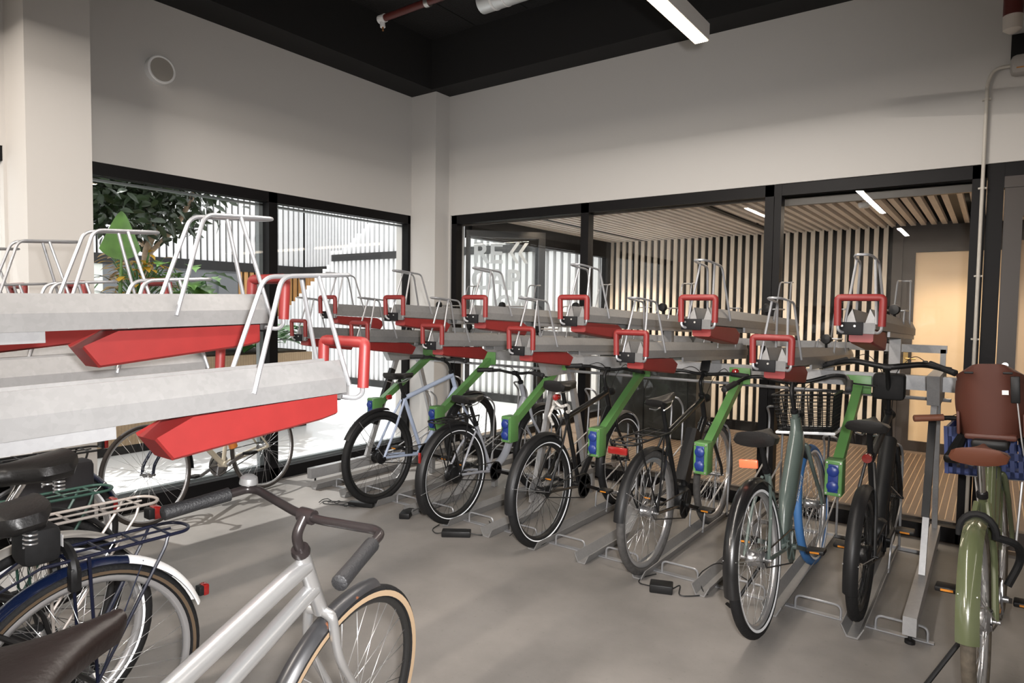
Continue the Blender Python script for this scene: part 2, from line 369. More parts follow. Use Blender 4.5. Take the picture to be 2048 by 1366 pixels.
# stepped slat screen at the back (bright)
sc1 = structure(empty('wall_slat_screen'))
b = B(); x = -8.4
def top_at(x): return max(1.0, min(3.9, 1.33+(x+7.53)*.63))
while x < .36:
    t = top_at(x)
    if t < 2.40: b.box((x,YB+.05,.12),(x+.075,YB+.12,t))
    else: b.box((x,YB+.05,.12),(x+.075,YB+.12,2.40)); b.box((x,YB+.05,2.53),(x+.075,YB+.12,t if t>2.6 else 2.61))
    x += .13
b.build('slat_cladding', mWS, sc1, smooth=False)
b = B(); x = -8.4
while x < .36:
    b.box((x-.01,YB+.125,0),(x+.12,YB+.16,top_at(x)-.04)); x += .13
b.build('screen_backing', mGB, sc1, smooth=False)
B().box((-5.75,YB+.03,2.40),(.36,YB+.13,2.53)).box((-7.8,YB+.0,-.005),(.36,YB+.12,.12)).build('dark_rail', mDB, sc1, smooth=False)
# far slat wall
sc2 = structure(empty('wall_atrium_side')); XA, YA, ZB = -8.9, 5.0, 2.36
b = B(); y = -12
while y < YA-.05: b.box((XA,y,ZB+.1),(XA+.05,y+.1,6)); y += .145
x = XA+.08
while x < -1: b.box((x,YA-.05,ZB+.1),(x+.07,YA,6)); x += .115
b.build('slat_cladding', mWS, sc2, smooth=False)
B().box((XA-.1,-12,0),(XA-.02,YA+.1,6.2)).build('dark_backing', mDB, sc2, smooth=False)
B().box((XA,YA+.02,ZB),(0,YA+.1,6.2)).build('grey_backing', mGB, sc2, smooth=False)
B().box((XA-.03,-12,3.93),(XA+.07,YA,4.09)).box((XA,YA-.07,3.93),(0,YA,4.09)).box((XA-.03,-12,ZB-.1),(XA+.07,YA,ZB+.1)).box((XA,YA-.07,ZB-.14),(0,YA,ZB+.1)).build('dark_rail', mDB, sc2, smooth=False)
b = B(); y = 3.2
while y < YA-.1: b.box((XA,y,.05),(XA+.05,y+.09,ZB-.1)); y += .145
x = XA+.1
while x < -5.2: b.box((x,YA-.05,.05),(x+.08,YA,ZB-.12)); x += .13
b.build('wood_slat_cladding', mat('oak_slat',(.50,.27,.10),.5,noise=.2,scale=12,stretch=(1,1,.1)), sc2, smooth=False)
B().box((XA-.01,-12,0),(XA+.03,.4,ZB-.1)).build('green_wall_backing', mat('white_backing',(.75,.78,.72),.6), sc2, smooth=False)
B().box((XA+.0,.4,0),(XA+.03,3.2,ZB-.1)).box((XA+.02,1.6,0),(XA+.1,2.1,2.2)).box((XA+.02,2.7,0),(XA+.1,3.15,2.2)).build('grey_door_leaf', mat('grey_door_leaf',(.16,.17,.18),.4), sc2, smooth=False)
B().cbox((XA+.09,3.75,3.02),(.02,.30,.13)).build('mounting_plate', mBlkPl, sc2, smooth=False)
# planter
pl = empty('planter_box', (-2.6,-2.6,0), 'long wooden planter box full of tropical plants outside the left window', 'planter')
B().box((-.55,-3.4,.09),(.62,2.64,.93)).build('planter_shell', striped('planter_wood',(.36,.26,.16),(.23,.16,.10),1,.032,.16), pl, smooth=False)
B().box((-.5,-3.35,-.005),(.57,2.59,.09)).build('plinth', mBlkPl, pl, smooth=False)
B().box((-.5,-3.35,.93),(.57,2.59,.95)).build('soil', mat('planting_soil',(.03,.02,.012),.95,noise=.4,scale=30), pl, smooth=False)
mLeaf = mat('dark_leaf',(.018,.035,.012),.35,noise=.5,scale=5)
mLeafL = mat('bright_leaf',(.085,.19,.03),.4,noise=.35,scale=6)
mLeafM = mat('philodendron_leaf',(.045,.14,.03),.35,noise=.4,scale=6)
mLeafY = mat('yellow_leaf',(.42,.24,.02),.5,noise=.4,scale=8)
mBark = mat('pale_bark',(.36,.26,.18),.8,noise=.2,scale=20)
mLeafY2 = mLeafY
def leaf(b, base, d, nrm, L, W, droop=.25, n=4, lobes=0, low=0):
    d = V(d).normalized(); s = d.cross(V(nrm)); s = (s if s.length>1e-4 else d.orthogonal()).normalized(); u = s.cross(d)
    left=[];mid=[];right=[]
    for i in range(n+1):
        t = i/n; w = W*.5*sin(pi*min(1,.08+t*.92))**.8 if i<n else .002
        if low: w = W*.5*(min(1,t/.22)**.6)*max(0,1-t)**.62*(1-.25*t)*1.1 if i<n else .002
        if lobes: w *= (.45 if i%2 else 1.0) if 0<i<n else 1
        c = V(base)+d*(L*t) + V((0,0,-1))*(droop*L*t*t)
        left.append(c-s*w+u*w*.25); mid.append(c); right.append(c+s*w+u*w*.25)
    v = left+mid+right; m_=n+1; f=[]
    for i in range(n): f += [(i,i+1,m_+i+1,m_+i),(m_+i,m_+i+1,2*m_+i+1,2*m_+i)]
    b.add(v,f)
def rnd_dir(zmin=-1,zmax=1):
    z = random.uniform(zmin,zmax); a = random.uniform(0,2*pi); q = math.sqrt(1-z*z); return V((q*cos(a),q*sin(a),z))
# tree
tr = empty('indoor_tree', (-3.35,-1.35,.95), 'tall broad leaved tree with pale trunk outside the left window', 'tree')
b = B(); b.tube(fillet([(0,0,0),(.02,.05,.6),(.0,.0,1.15),(.1,.1,1.5)],.3),.045,10)
for q in ([(0,0,1.1),(.2,.3,1.5),(.3,.55,2.1),(.3,.6,2.8)],[(0,0,1.25),(-.1,-.3,1.7),(0,-.7,2.1)],[(.05,.05,1.4),(.2,-.1,2.0),(.1,-.5,2.6)]): b.tube(fillet(q,.2),.028,8)
b.build('trunk', mBark, tr)
b = B()
for i in range(4200):
    c = V((random.gauss(.1,.40), random.gauss(-.45,.55), random.gauss(1.95,.36)))
    if c.z < 1.25 or c.y > .85 or c.z < 1.25+.3*abs(c.y): continue
    leaf(b, c, rnd_dir(-.8,.5), rnd_dir(.2,1), random.uniform(.10,.16), random.uniform(.055,.085), .3, 3)
fo = b.build('foliage', mLeaf, tr); fo['kind'] = 'stuff'
# single big banana leaf
bn = empty('banana_plant', (-2.45,-2.02,.95), 'banana plant with one large bright green upright leaf by the window', 'plant')
B().tube([(0,0,0),(.0,.01,.6),(0,.03,1.02)],[.03,.022,.012],8).build('stem', mLeafL, bn)
b = B(); leaf(b,(0,.03,1.0),(.0,.02,1),(1,-.8,0),.52,.44,0.0,14,0,1); b.build('leaf', mLeafL, bn)
def clump(name, loc, label, mats, n, L, W, spread, zlift, lobes=0, stalk=True):
    e = empty(name, loc, label, 'plant', 'plants in the planter outside')
    b = B(); st = B()
    for i in range(n):
        a = random.uniform(0,2*pi); r = random.uniform(.25,1)*spread; top = V((r*cos(a), r*sin(a), random.uniform(.3,1)*zlift))
        st.tube([(0,0,0),(top.x*.4,top.y*.4,top.z*.8),top],.006,5)
        leaf(b, top, (cos(a),sin(a),random.uniform(-.2,.5)), (0,0,1), L*random.uniform(.7,1.2), W*random.uniform(.7,1.2), .35, 8 if lobes else 5, lobes)
    b.build('foliage', mats, e)['kind'] = 'stuff'; st.build('stem', mLeafM, e)['kind']='stuff'; return e
clump('philodendron', (-2.35,-1.35,.95), 'bright green split leaved philodendron left of the window post', mLeafL, 34, .42, .24, .45, 1.0, 1)
clump('monstera', (-2.35,-.35,.95), 'dark green drooping monstera at the right end of the planter', mLeafM, 26, .40, .27, .35, .30, 1)
clump('philodendron', (-2.5,-1.0,.95), 'mid green split leaved plant in the middle of the planter', mLeafM, 30, .36, .22, .4, .85, 1)
clump('fern', (-2.3,-2.45,.95), 'dark feathery plant beside the banana stem', mLeaf, 70, .38, .05, .22, .85, 0)
clump('croton', (-2.6,-1.75,.95), 'yellow leaved croton behind the philodendron', mLeafY, 170, .16, .06, .33, 1.1, 0)
clump('fern', (-2.3,-3.3,.95), 'dark green bushy plant behind the pilaster', mLeafM, 40, .38, .12, .4, .7, 0)
clump('ivy', (-2.2,-.75,.95), 'low bright ivy spilling in front of the oak slats', mLeafL, 50, .12, .08, .35, .25, 0)
# ------------------------------------------------------------------ upper trays
SP = .36
def make_tray(L=1.87, far=True, mr=1):
    """origin: under the handle end, on the tray centre line; tray runs to -Y' (local +Y is away from the handle)"""
    e = empty('upper_bike_tray')
    prof = [(-.058,0),(-.058,.042),(-.037,.088),(-.033,.088),(-.016,.02),(.016,.02),(.033,.088),(.037,.088),(.058,.042),(.058,0),(.05,0),(.05,.036),(.026,.008),(-.026,.008),(-.05,.036),(-.05,0)]
    b = B()
    rg = [[(x,y,z) for x,z in prof] for y in (.03,L)]
    b.rings(rg, caps=False)
    for q in (-1,1): b.rings([[(q*x,y,z) for x,z in ((.058,0),(.058,.042),(.035,.088),(.016,.02),(.022,0))] for y in (.022,.030)])
    b.build('gutter', mGalv, e, smooth=False)
    for q in (-.045,.045): B().bar((q,.6,-.012),(q,L,-.012),.012,.03).build('slide_rail', mGalvL, e, smooth=False)
    g = B().cbox((-.040*mr,.008,.001),(.104,.012,.056),bev=.002).build('end_plate', mat('dark_end_plate',(.006,.006,.007),.6,spec=.2) if 'dark_end_plate' not in bpy.data.materials else bpy.data.materials['dark_end_plate'], e)
    for x in (-.07,-.02): B().lathe([(0,-.004),(.005,-.004),(.005,.0)],(x*mr,.001,.012),(0,1,0),8).build('bolt', mBolt, g)
    B().cbox((.032*mr,.014,.003),(.05,.006,.048)).build('bracket', mGalvD if mr>0 else mGalv, e, smooth=False)
    for q in (-1,1): B().tube(fillet([(q*.085,-.01,.02),(q*.085,-.012,-.005),(q*.07,.0,-.018),(q*.05,.03,-.01)],.02),.0065,8).build('handle_rod', mRod, e)
    h = B(); h.tube(fillet([(-.086,-.012,.012),(-.088,-.02,.135),(.088,-.02,.135),(.086,-.012,.012)],.012,3),.0155,12); h.build('foam_handle', mRed, e)
    # large hoop
    r = B(); zt = .318
    lp = [(-.038,.20,zt-.008),(-.036,.02,zt),(-.022,-.03,zt+.002),(.022,-.03,zt+.002),(.036,.02,zt),(.038,.20,zt-.008)]
    full = [(-.062,.30,.03)]+lp+[(.062,.30,.03)]
    r.tube(fillet(full,.03,5),.006,8)
    for s in (-1,1): r.tube([(s*.037,.09,zt-.005),(s*.062,.015,.02)],.006,8)
    r.build('front_wheel_hoop', mRod, e)
    # counterweight wing
    w = B(); poly = [(.045,-.003),(.045,-.052),(.09,-.060),(.485,-.090),(.52,-.040),(.44,-.006)]
    w.rings([[(-.048,y,z) for y,z in poly],[(-.040,y,z-(.006 if z<-.02 else 0)) for y,z in poly],[(.040,y,z-(.006 if z<-.02 else 0)) for y,z in poly],[(.048,y,z) for y,z in poly]])
    w.build('red_wing', mRedW, e, smooth=False)
    if far:
        r = B(); y = 1.64
        r.tube(fillet([(-.048,y-.05,.05),(-.036,y+.02,.345),(-.03,y+.12,.35),(.03,y+.12,.35),(.036,y+.02,.345),(.048,y-.05,.05)],.03),.0052,8)
        r.build('tall_rear_hoop', mRod, e)
        r = B(); r.tube(fillet([(-.05,1.20,.05),(-.05,1.23,.135),(-.05,1.48,.145),(.05,1.48,.145),(.05,1.23,.135),(.05,1.20,.05)],.03),.0052,8); r.build('low_rear_hoop', mRod, e)
        B().lathe([(0,-.02),(.028,-.016),(.032,0),(.028,.016),(0,.02)],(0,1.22,.14),(.2,1,0),16).tube([(0,1.22,.12),(0,1.25,.03)],.008).build('wheel_clip', mBlkPl, e)
    return e
proto = make_tray()
PITCH = RD(2.2)
NUM = ['first','second','third','fourth','fifth','sixth']
def place_tray(o, x, y, z, ang, label, group):
    o.location = (x,y,z); o.rotation_euler = (ang, 0, 0); tag(o, label, 'bike rack', group)
nh = nl = 0
first = True
for k in range(12):
    o = proto if first else copy_tree(proto); first = False
    x = 4.46-SP*k; hi = (k % 2 == 0)
    if hi: lb = 'raised upper tray of the rack along the corridor glass, %s from the right' % NUM[nh]; nh += 1
    else: lb = 'lowered upper tray of the rack along the corridor glass, %s from the right' % NUM[nl]; nl += 1
    place_tray(o, x, -1.93, 1.435 if hi else 1.248, -PITCH, lb, 'upper trays of the far rack')
# left rack: trays face the other way
def flip(o):  o.rotation_euler.z += pi
LL = [('low',3.46),('hi',3.10),('low',2.74),('hi',2.38),('low',2.02),('hi',1.66),('low',1.30),('hi',.94)]
LN = {3.46:'nearest lowered upper tray of the left rack, pale metal above a red wing',3.10:'nearest raised upper tray of the left rack, level with the window',2.74:'lowered upper tray just behind the nearest raised tray of the left rack',
 2.38:'raised upper tray of the left rack, hoop in front of the tree',2.02:'lowered upper tray hidden behind the second raised tray on the left',1.66:'raised upper tray of the left rack, hoop in front of the pilaster',
 1.30:'lowered upper tray of the left rack, third from the window wall',.94:'raised upper tray of the left rack, hoop at the left picture edge'}
proto2 = make_tray(mr=-1); used2 = False
for kind,x in LL:
    o = copy_tree(proto2) if used2 else proto2; used2 = True; hi = kind=='hi'
    o.location = (x,-3.94,1.447 if hi else 1.268); o.rotation_mode = 'XYZ'
    o.matrix_world = M.Translation(o.location) @ M.Rotation(pi,4,'Z') @ M.Rotation(-RD(1.3),4,'X')
    tag(o, LN[x], 'bike rack', 'upper trays of the left rack')
# ------------------------------------------------------------------ floor gutters
def make_gutter(ramp):
    e = empty('floor_bike_gutter')
    prof = [(-.045,.055),(-.02,.008),(.02,.008),(.045,.055),(.05,.055),(.024,0),(-.024,0),(-.05,.055)]
    ys = [(0,.0),(.55,.0),(.78,.16),(1.45,.16)] if ramp else [(0,0),(1.45,0)]
    b = B(); b.rings([[(x,y,z+dz) for x,z in prof] for y,dz in ys]); b.build('gutter', mGalv, e, smooth=False)
    r = B(); dz = .16 if ramp else 0; y = 1.02; 
    r.tube(fillet([(-.045,y-.12,.03+dz),(-.05,y-.10,.17+dz),(-.05,y+.38,.33+dz)],.05),.006,7)
    r.tube(fillet([(.045,y-.12,.03+dz),(.05,y-.10,.17+dz),(.05,y+.38,.33+dz)],.05),.006,7)
    r.tube(fillet([(-.05,y+.36,.03+dz),(-.045,y+.40,.62+dz),(-.04,y+.30,.70+dz),(.04,y+.30,.70+dz),(.045,y+.40,.62+dz),(.05,y+.36,.03+dz)],.05),.0075,8)
    r.build('front_wheel_hoop', mRod, e)
    s = B(); s.tube(fillet([(.075,.17,.0),(.075,.17,.07),(.285,.17,.07),(.285,.17,0)],.03),.006,7); s.box((.05,.16,0),(.31,.185,.006)); s.build('side_guide', mRod, e)
    if ramp:
        for y in (1.0,1.38): B().box((-.02,y,0),(.02,y+.04,.16)).build('support_foot', mGalv, e, smooth=False)
    return e
gf, gr = make_gutter(False), make_gutter(True)
uf = ur = False
GL = {0:'flat floor gutter holding the matt black e-bike',1:'floor gutter under the blue tyred grey green bike',3:'floor gutter under the black touring bike with rear carrier',5:'floor gutter under the black bike with chain lock',7:'floor gutter under the grey step-through bike',9:'floor gutter under the pale blue bike',
 2:'empty floor gutter between grey green and black touring bikes',4:'empty ramped floor gutter left of the black touring bike',6:'empty ramped floor gutter between grey and chain locked bikes',8:'empty ramped floor gutter between pale blue and grey bikes',10:'empty floor gutter left of the pale blue bike',11:'floor gutter at the window end of the far rack'}
for k in range(12):
    ramp = k in (2,4,6,8,10)
    if ramp: o = gr if not ur else copy_tree(gr); ur = True
    else: o = gf if not uf else copy_tree(gf); uf = True
    o.location = (4.46-SP*k,-1.80,.002); tag(o, GL[k], 'bike rack', 'floor gutters of the far rack')
for x,nm in ((3.46,'silver bike'),(2.74,'blue mudguard bike'),(2.38,'silver carrier bike'),(2.02,'green carrier bike'),(1.30,'bike with black pannier')):
    o = copy_tree(gf); o.location = (x,-4.10,.002); o.rotation_euler = (0,0,pi); tag(o, 'floor gutter of the left rack under the '+nm, 'bike rack', 'floor gutters of the left rack')
# ------------------------------------------------------------------ rack frames
def a_frame(b, x, y0=-1.05, y1=-.15, z0=.13, s=1):
    b.bar((x,-.62*s+0 if s==1 else y0,1.05),(x,y0,z0),.045,.05,(1,0,0)) if s==1 else None
fr = empty('rack_frame', (2.5,-.9,0), 'galvanised steel frame carrying the rack along the corridor glass', 'bike rack')
def rel(p): return (p[0]-2.5,p[1]+.9,p[2])
for x in (.36,4.68):
    b = B(); b.bar(rel((x,-1.74,.10)),rel((x,-.12,.10)),.055,.085); b.build('base_rail', mGalvL, fr, smooth=False)
    b = B()
    for y in (-1.68,-.2): b.lathe([(.022,0),(.022,.015),(.008,.018),(.008,.06)],rel((x,y,0)),(0,0,1),10)
    b.build('levelling_foot', mBlkPl, fr)
    B().bar(rel((x,-1.12,.13)),rel((x,-.72,1.08)),.045,.03,(1,0,0)).build('leg', mGalvL, fr, smooth=False)
    B().bar(rel((x-.002,-1.025,.42)),rel((x-.002,-.80,.92)),.052,.036,(1,0,0)).build('leg_cover', mBlkPl, fr, smooth=False)
    B().bar(rel((x,-.18,.13)),rel((x,-.48,1.08)),.045,.03,(1,0,0)).build('leg', mGalvL, fr, smooth=False)
    B().prism([(-.85+.9,1.0),(-.4+.9,1.0),(-.25+.9,1.17),(-.95+.9,1.17)], x-.03-2.5, x+.03-2.5).build('gusset', mGalvL, fr, smooth=False)
x = 2.12
B().bar(rel((x,-1.0,.01)),rel((x,-.68,1.08)),.05,.04,(1,0,0)).build('leg', mGalvL, fr, smooth=False)
B().bar(rel((x,-.15,.01)),rel((x,-.50,1.08)),.05,.04,(1,0,0)).build('leg', mGalvL, fr, smooth=False)
B().prism([(.05,.98),(.5,.98),(.66,1.17),(-.06,1.17)], x-.03-2.5, x+.03-2.5).build('gusset', mGalvL, fr, smooth=False)
B().bar(rel((.30,-.60,1.10)),rel((4.78,-.60,1.10)),.06,.085).build('cross_beam', mGalvL, fr, smooth=False)
B().tube([rel((.32,-.52,1.0)),rel((4.75,-.52,1.0))],.011,8).build('lower_rail', mRod, fr)
B().bar(rel((.36,-.33,.012)),rel((4.68,-.33,.012)),.03,.02).bar(rel((.36,-1.62,.004)),rel((4.68,-1.62,.004)),.03,.006).build('floor_strip', mRod, fr, smooth=False)
for k in range(12):
    xx = 4.46-SP*k; zt = 1.36 if k%2==0 else 1.175
    B().bar(rel((xx,-.58,1.13)),rel((xx,-.58,zt+.01)),.06,.05,(0,1,0)).build('tray_post', mGalv, fr, smooth=False)
B().bar(rel((.30,-.12,1.28)),rel((4.70,-.12,1.28)),.03,.05).bar(rel((.36,-.12,1.06)),rel((.36,-.12,1.28)),.03,.03,(1,0,0)).bar(rel((4.68,-.12,1.06)),rel((4.68,-.12,1.28)),.03,.03,(1,0,0)).bar(rel((.36,-.6,1.07)),rel((.36,-.1,1.07)),.03,.03).bar(rel((4.68,-.6,1.07)),rel((4.68,-.1,1.07)),.03,.03).build('rear_beam', mGalv, fr, smooth=False)
fl = empty('rack_frame', (2.0,-5.0,0), 'galvanised steel frame carrying the near left rack', 'bike rack')
B().bar((-1.6,-.30,1.10),(1.55,-.30,1.10),.06,.085).build('cross_beam', mGalvL, fl, smooth=False)
for x in (-1.5,0.0,1.5):
    B().bar((x,.1,.13),(x,-.22,1.08),.05,.03,(1,0,0)).bar((x,-.8,.13),(x,-.38,1.08),.05,.03,(1,0,0)).build('leg', mGalvL, fl, smooth=False)
    B().bar((x,.55,.06),(x,-.95,.06),.055,.12).build('base_rail', mGalvL, fl, smooth=False)
for kind,x in LL:
    zt = 1.40 if kind=='hi' else 1.215
    B().bar((x-2.0,-.30,1.13),(x-2.0,-.30,zt),.06,.05,(0,1,0)).build('tray_post', mGalv, fl, smooth=False)
# ------------------------------------------------------------------ charging arms
def make_arm():
    e = empty('charging_point')
    B().bar((0,.0,.0),(0,.64,.385),.05,.05).build('arm', mGreen, e, smooth=False)
    B().cbox((0,.615,.395),(.14,.012,.11),bev=.003).cbox((0,.635,.395),(.10,.03,.085)).build('mounting_plate', mGreen, e)
    bx = B().cbox((0,-.045,-.045),(.085,.10,.19),bev=.005).build('socket_box', mGreen, e)
    f = B().box((-.038,-.099,-.132),(.038,-.095,.042)).build('socket_frame', mGreen, bx, smooth=False)
    B().cbox((0,-.1005,-.045),(.05,.008,.15),bev=.003).build('socket_panel', mBlue, bx)
    for z in (-.005,-.085): B().lathe([(0,-.017),(.022,-.016),(.029,-.010),(.029,0)],(0,-.104,z),(0,1,0),22).build('socket_cap', mBlue, bx)
    for x in (-.033,.033):
        for z in (-.127,.037): B().lathe([(0,-.005),(.005,-.004),(.006,0)],(x,-.099,z),(0,1,0),8).build('screw', mBolt, bx)
    return e
arm = make_arm()
AL = ['between the matt black e-bike and the blue tyred bike','between the blue tyred bike and the black touring bike','between the black touring bike and the chain locked bike','between the chain locked bike and the grey bike','between the grey bike and the pale blue bike','left of the pale blue bike, nearest the window wall']
for i in range(6):
    o = arm if i==0 else copy_tree(arm); o.location = (4.28-.72*i,-1.26,.675); tag(o, 'green socket arm '+AL[i], 'charging point', 'green charging arms')
# ------------------------------------------------------------------ bicycle generator
def wheel(name, parent, c, R, tw, s):
    c = V(c); rt_ = tw*.5; rc = R-rt_
    prof = []
    n = 72
    def ring(cr, pr, pts):   # profile pts (radial, lateral)
        return [[c+V((cos(2*pi*i/n)*(cr+pr*p), pr*q, sin(2*pi*i/n)*(cr+pr*p))) for p,q in pts] for i in range(n)]
    rimd = s.get('rimd', .022)
    b = B(); r0 = R-tw*.95
    pts = [(0,-.8),(0,.8),(-.35,.9),(-1,.35),(-1,-.35),(-.35,-.9)]
    b.rings([[c+V((cos(2*pi*i/n)*(r0+rimd*p), rt_*.75*q, sin(2*pi*i/n)*(r0+rimd*p))) for p,q in pts] for i in range(n)], closed=True)
    w = b.build(name, s.get('rim', mRimB), parent, auto=60)
    b = B(); pts = [(cos(2*pi*k/12), sin(2*pi*k/12)) for k in range(12)]
    b.rings(ring(rc, rt_, pts), closed=True); b.build('tyre', s.get('tyre_f', s.get('tyre', mTyre)) if name=='front_wheel' else s.get('tyre', mTyre), w)
    side = s.get('side'); 
    if side:
        sm, ra, rb = side
        for sg in (-1,1):
            b = B(); rr=[]
            for i in range(n):
                a = 2*pi*i/n; rr.append([c+V((cos(a)*q[0], sg*q[1], sin(a)*q[0])) for q in ((ra,rt_*.9),(rb,rt_*1.01),(rb,rt_*1.03),(ra,rt_*.94))])
            b.rings(rr, closed=True); b.build('sidewall', sm, w)
    hb = s.get('hub_r', .022) if name=='rear_wheel' else s.get('hub_f', .016)
    b = B(); b.lathe([(.008,-.07),(.008,-.045),(hb*.7,-.045),(hb*1.15,-.032),(hb,-.025),(hb*.85,0),(hb,.025),(hb*1.15,.032),(hb*.7,.045),(.008,.045),(.008,.07)], c, (0,1,0), 16)
    if name=='rear_wheel' and s.get('cog',True): b.lathe([(.012,-.04),(.035,-.042),(.035,-.046),(.012,-.048)], c, (0,1,0), 20)
    b.build('hub', s.get('hub', mHub), w)
    if s.get('disc'):
        b = B(); b.lathe([(.03,.048),(.075,.048),(.075,.050),(.03,.050)], c, (0,1,0), 32); b.build('brake_disc', mSpk, w)
    b = B(); ns = s.get('ns', 32); ri = r0-rimd
    for i in range(ns):
        a = 2*pi*i/ns; sg = 1 if i%2 else -1; off = (1 if (i//2)%2 else -1)*RD(70)
        p = c+V((cos(a+off*.9)*hb, sg*.03, sin(a+off*.9)*hb)); q = c+V((cos(a)*ri, sg*.003, sin(a)*ri))
        b.tube([p,q],s.get('spr',.0011),4)
    b.build('spokes', s.get('spoke', mSpk), w, auto=None)
    return w
def mudguard(b, c, R, w, a0, a1, th=.003, n=30):
    c = V(c); rr=[]
    for i in range(n+1):
        a = RD(a0+(a1-a0)*i/n)
        o=[];inn=[]
        for k in range(7):
            q = -1+2*k/6; rad = R-.35*w*q*q*.8
            o.append(c+V((cos(a)*rad, q*w/2, sin(a)*rad))); inn.append(c+V((cos(a)*(rad-th), q*(w/2-th*.5), sin(a)*(rad-th))))
        rr.append(o+inn[::-1])
    b.rings(rr); return b
def saddle_mesh(L=.27, W=.165, nose=.036, H=.055):
    b = B(); rr=[]; n=14
    for i in range(n+1):
        t = i/n; x = -L*.45+L*t
        if t<.12: w = W*(.78+.22*math.sqrt(max(0,1-((.12-t)/.12)**2)))
        elif t<.35: w = W
        else:
            u=(t-.35)/.65; w = nose+(W-nose)*(1-u)**1.9
        if i==n: w*=.6
        z = .012*((1-t)**3)*2+.004*sin(t*pi) ; h = H*(.75+.25*(1-t))
        if i in(0,n): h*=.5
        ring=[]
        for k in range(14):
            a = 2*pi*k/14; yy = cos(a)*w/2; zz = sin(a)*(h*.42 if sin(a)>0 else h*.62)
            ring.append((x,yy,z+zz-h*.42 - (.012*(abs(cos(a))**3) if sin(a)<=0 else 0)))
        rr.append(ring)
    b.rings(rr); return b
def bike(name_label, s, R0, F0, lean=0.0):
    """R0,F0: world axle points. local: x forward, y left, z up, origin on the ground below the rear axle"""
    L = (V(F0)-V(R0)).length; R = s.get('R',.345)
    e = empty('bicycle'); tag(e, name_label, 'bicycle', None)
    X = (V(F0)-V(R0)).normalized(); Yl = V((0,0,1)).cross(X).normalized(); Z = X.cross(Yl)
    base = M(((X.x,Yl.x,Z.x,0),(X.y,Yl.y,Z.y,0),(X.z,Yl.z,Z.z,0),(0,0,0,1)))
    g = M.Translation(V(R0)-V((0,0,R)))
    e.matrix_world = g @ base @ M.Translation((0,0,R)) @ M.Rotation(-lean,4,'X') @ M.Translation((0,0,-R))
    fm = s['frame']; RA = V((0,0,R)); FA = V((L,0,R)); tw = s.get('tw',.040)
    BBn = V((s.get('bbx',.44),0,R-.06)); sx, sz = s['seat']; bx, bz = s['bar']
    # fork line: from front axle up to stem
    ha = s.get('ha', RD(69)); hd = V((-cos(ha),0,sin(ha)))
    H0 = FA + V((-.05,0,0)) + hd*(R+.075); H1 = H0 + hd*s.get('hl',.13)
    if s.get('H'): H0,H1 = V((s['H'][0],0,s['H'][1])),V((s['H'][2],0,s['H'][3])); hd = (H1-H0).normalized()
    sd = (V((sx,0,sz-.06))-BBn).normalized()
    st = s.get('stz',.62); T = BBn + sd*((st-BBn.z)/sd.z)
    fr = B(); ty = s.get('type','diamond'); tr_ = s.get('tr',.016)
    fr.tube([H0-hd*.01,H1+hd*.01],.019,14)
    fr.tube([BBn,T],.0155,12)
    if ty=='diamond':
        fr.tube([BBn,H0+hd*.03],tr_*1.25*s.get('dt',1),14); fr.tube([T-sd*.02,H1-hd*.02],tr_*s.get('tt',1),14)
    elif ty=='step':
        fr.tube(fillet([BBn+V((.0,0,.0)),BBn+V((.16,0,.06)),H0+hd*.04],.14,8),tr_*1.35*s.get('dt',1),14)
    elif ty=='twin':
        fr.tube(fillet([H1-hd*.02,H1+V((-.08,0,-.035)),V((BBn.x+.03,0,BBn.z+.22)),BBn+sd*.18],.10,8),tr_*1.25,14)
        fr.tube(fillet([H0+hd*.015,H0+V((-.12,0,-.15)),BBn+V((.0,0,.02))],.15,6),tr_*1.45,14)
    elif ty=='beam':
        q = fillet([H1-hd*.03,H0+hd*.05+V((-.03,0,-.02)),V((BBn.x+.10,0,BBn.z+.16)),BBn+V((.03,0,.0))],.12,7)
        nq = len(q); fr.tube(q,[.044+.028*sin(pi*min(1,i/(nq-1)*1.1)) for i in range(nq)],16,flat=.6,up=(1,0,.3)); fr.tube([BBn+V((.12,0,.10)),BBn],.03,12)
    elif ty=='mixte':
        fr.tube(fillet([H1-hd*.035,H1+V((-.07,0,-.055)),V((.485,0,.757)),V((.285,0,.69))],.06,8),.0235,16)
        fr.tube(fillet([H0+hd*.075,V((.67,0,.705)),V((.46,0,.62)),V((.335,0,.54))],.06,6),.0215,16)
    elif ty=='low':
        fr.tube(fillet([H0+hd*.05,V((BBn.x+.13,0,BBn.z+.06)),BBn],.08,8),[tr_*1.5]*11 if False else tr_*1.6,14)
    for sg in (-1,1):
        y = sg*.055
        fr.tube(fillet([BBn+V((-.03,sg*.03,0)),V((.25,y*.9,R-.03)),RA+V((0,y,0))],.05),.0095,8)
        if s.get('stays',True): fr.tube(fillet([T+V((-.01,sg*.018,-.03)),V((sx*.62,y*.85,st*.5+R*.5)),RA+V((0,y,.0))],.05),s.get('ssr',.008),8)
    fr.lathe([(.022,-.035),(.022,.035)],BBn,(0,1,0),16)
    fo_ = fr.build('frame', fm, e)
    if s.get('frame_text'):
        txt,tm,p0,ang,size = s['frame_text']
        for sg in (-1,1):
            R_ = M.Translation((p0[0],sg*p0[1],p0[2])) @ M.Rotation(-ang,4,'Y') @ (M.Rotation(pi/2,4,'X') if sg<0 else M.Rotation(pi,4,'Z')@M.Rotation(pi/2,4,'X'))
            text_mesh(txt,size,tm,fo_,R_,extrude=.0004)
    # fork
    f = B(); cr = H0-hd*.01
    for sg in (-1,1):
        f.tube(fillet([cr+V((0,sg*.012,.0)),cr+V((0,sg*.038,-.005)),cr+V((.02,sg*.052,-.12)),FA+V((-.012,sg*.055,.06)),FA+V((0,sg*.055,0))],.06,5),[.014]*4+[.013]*4+[.012]*4+[.011]*4+[.010]*4 ,10)
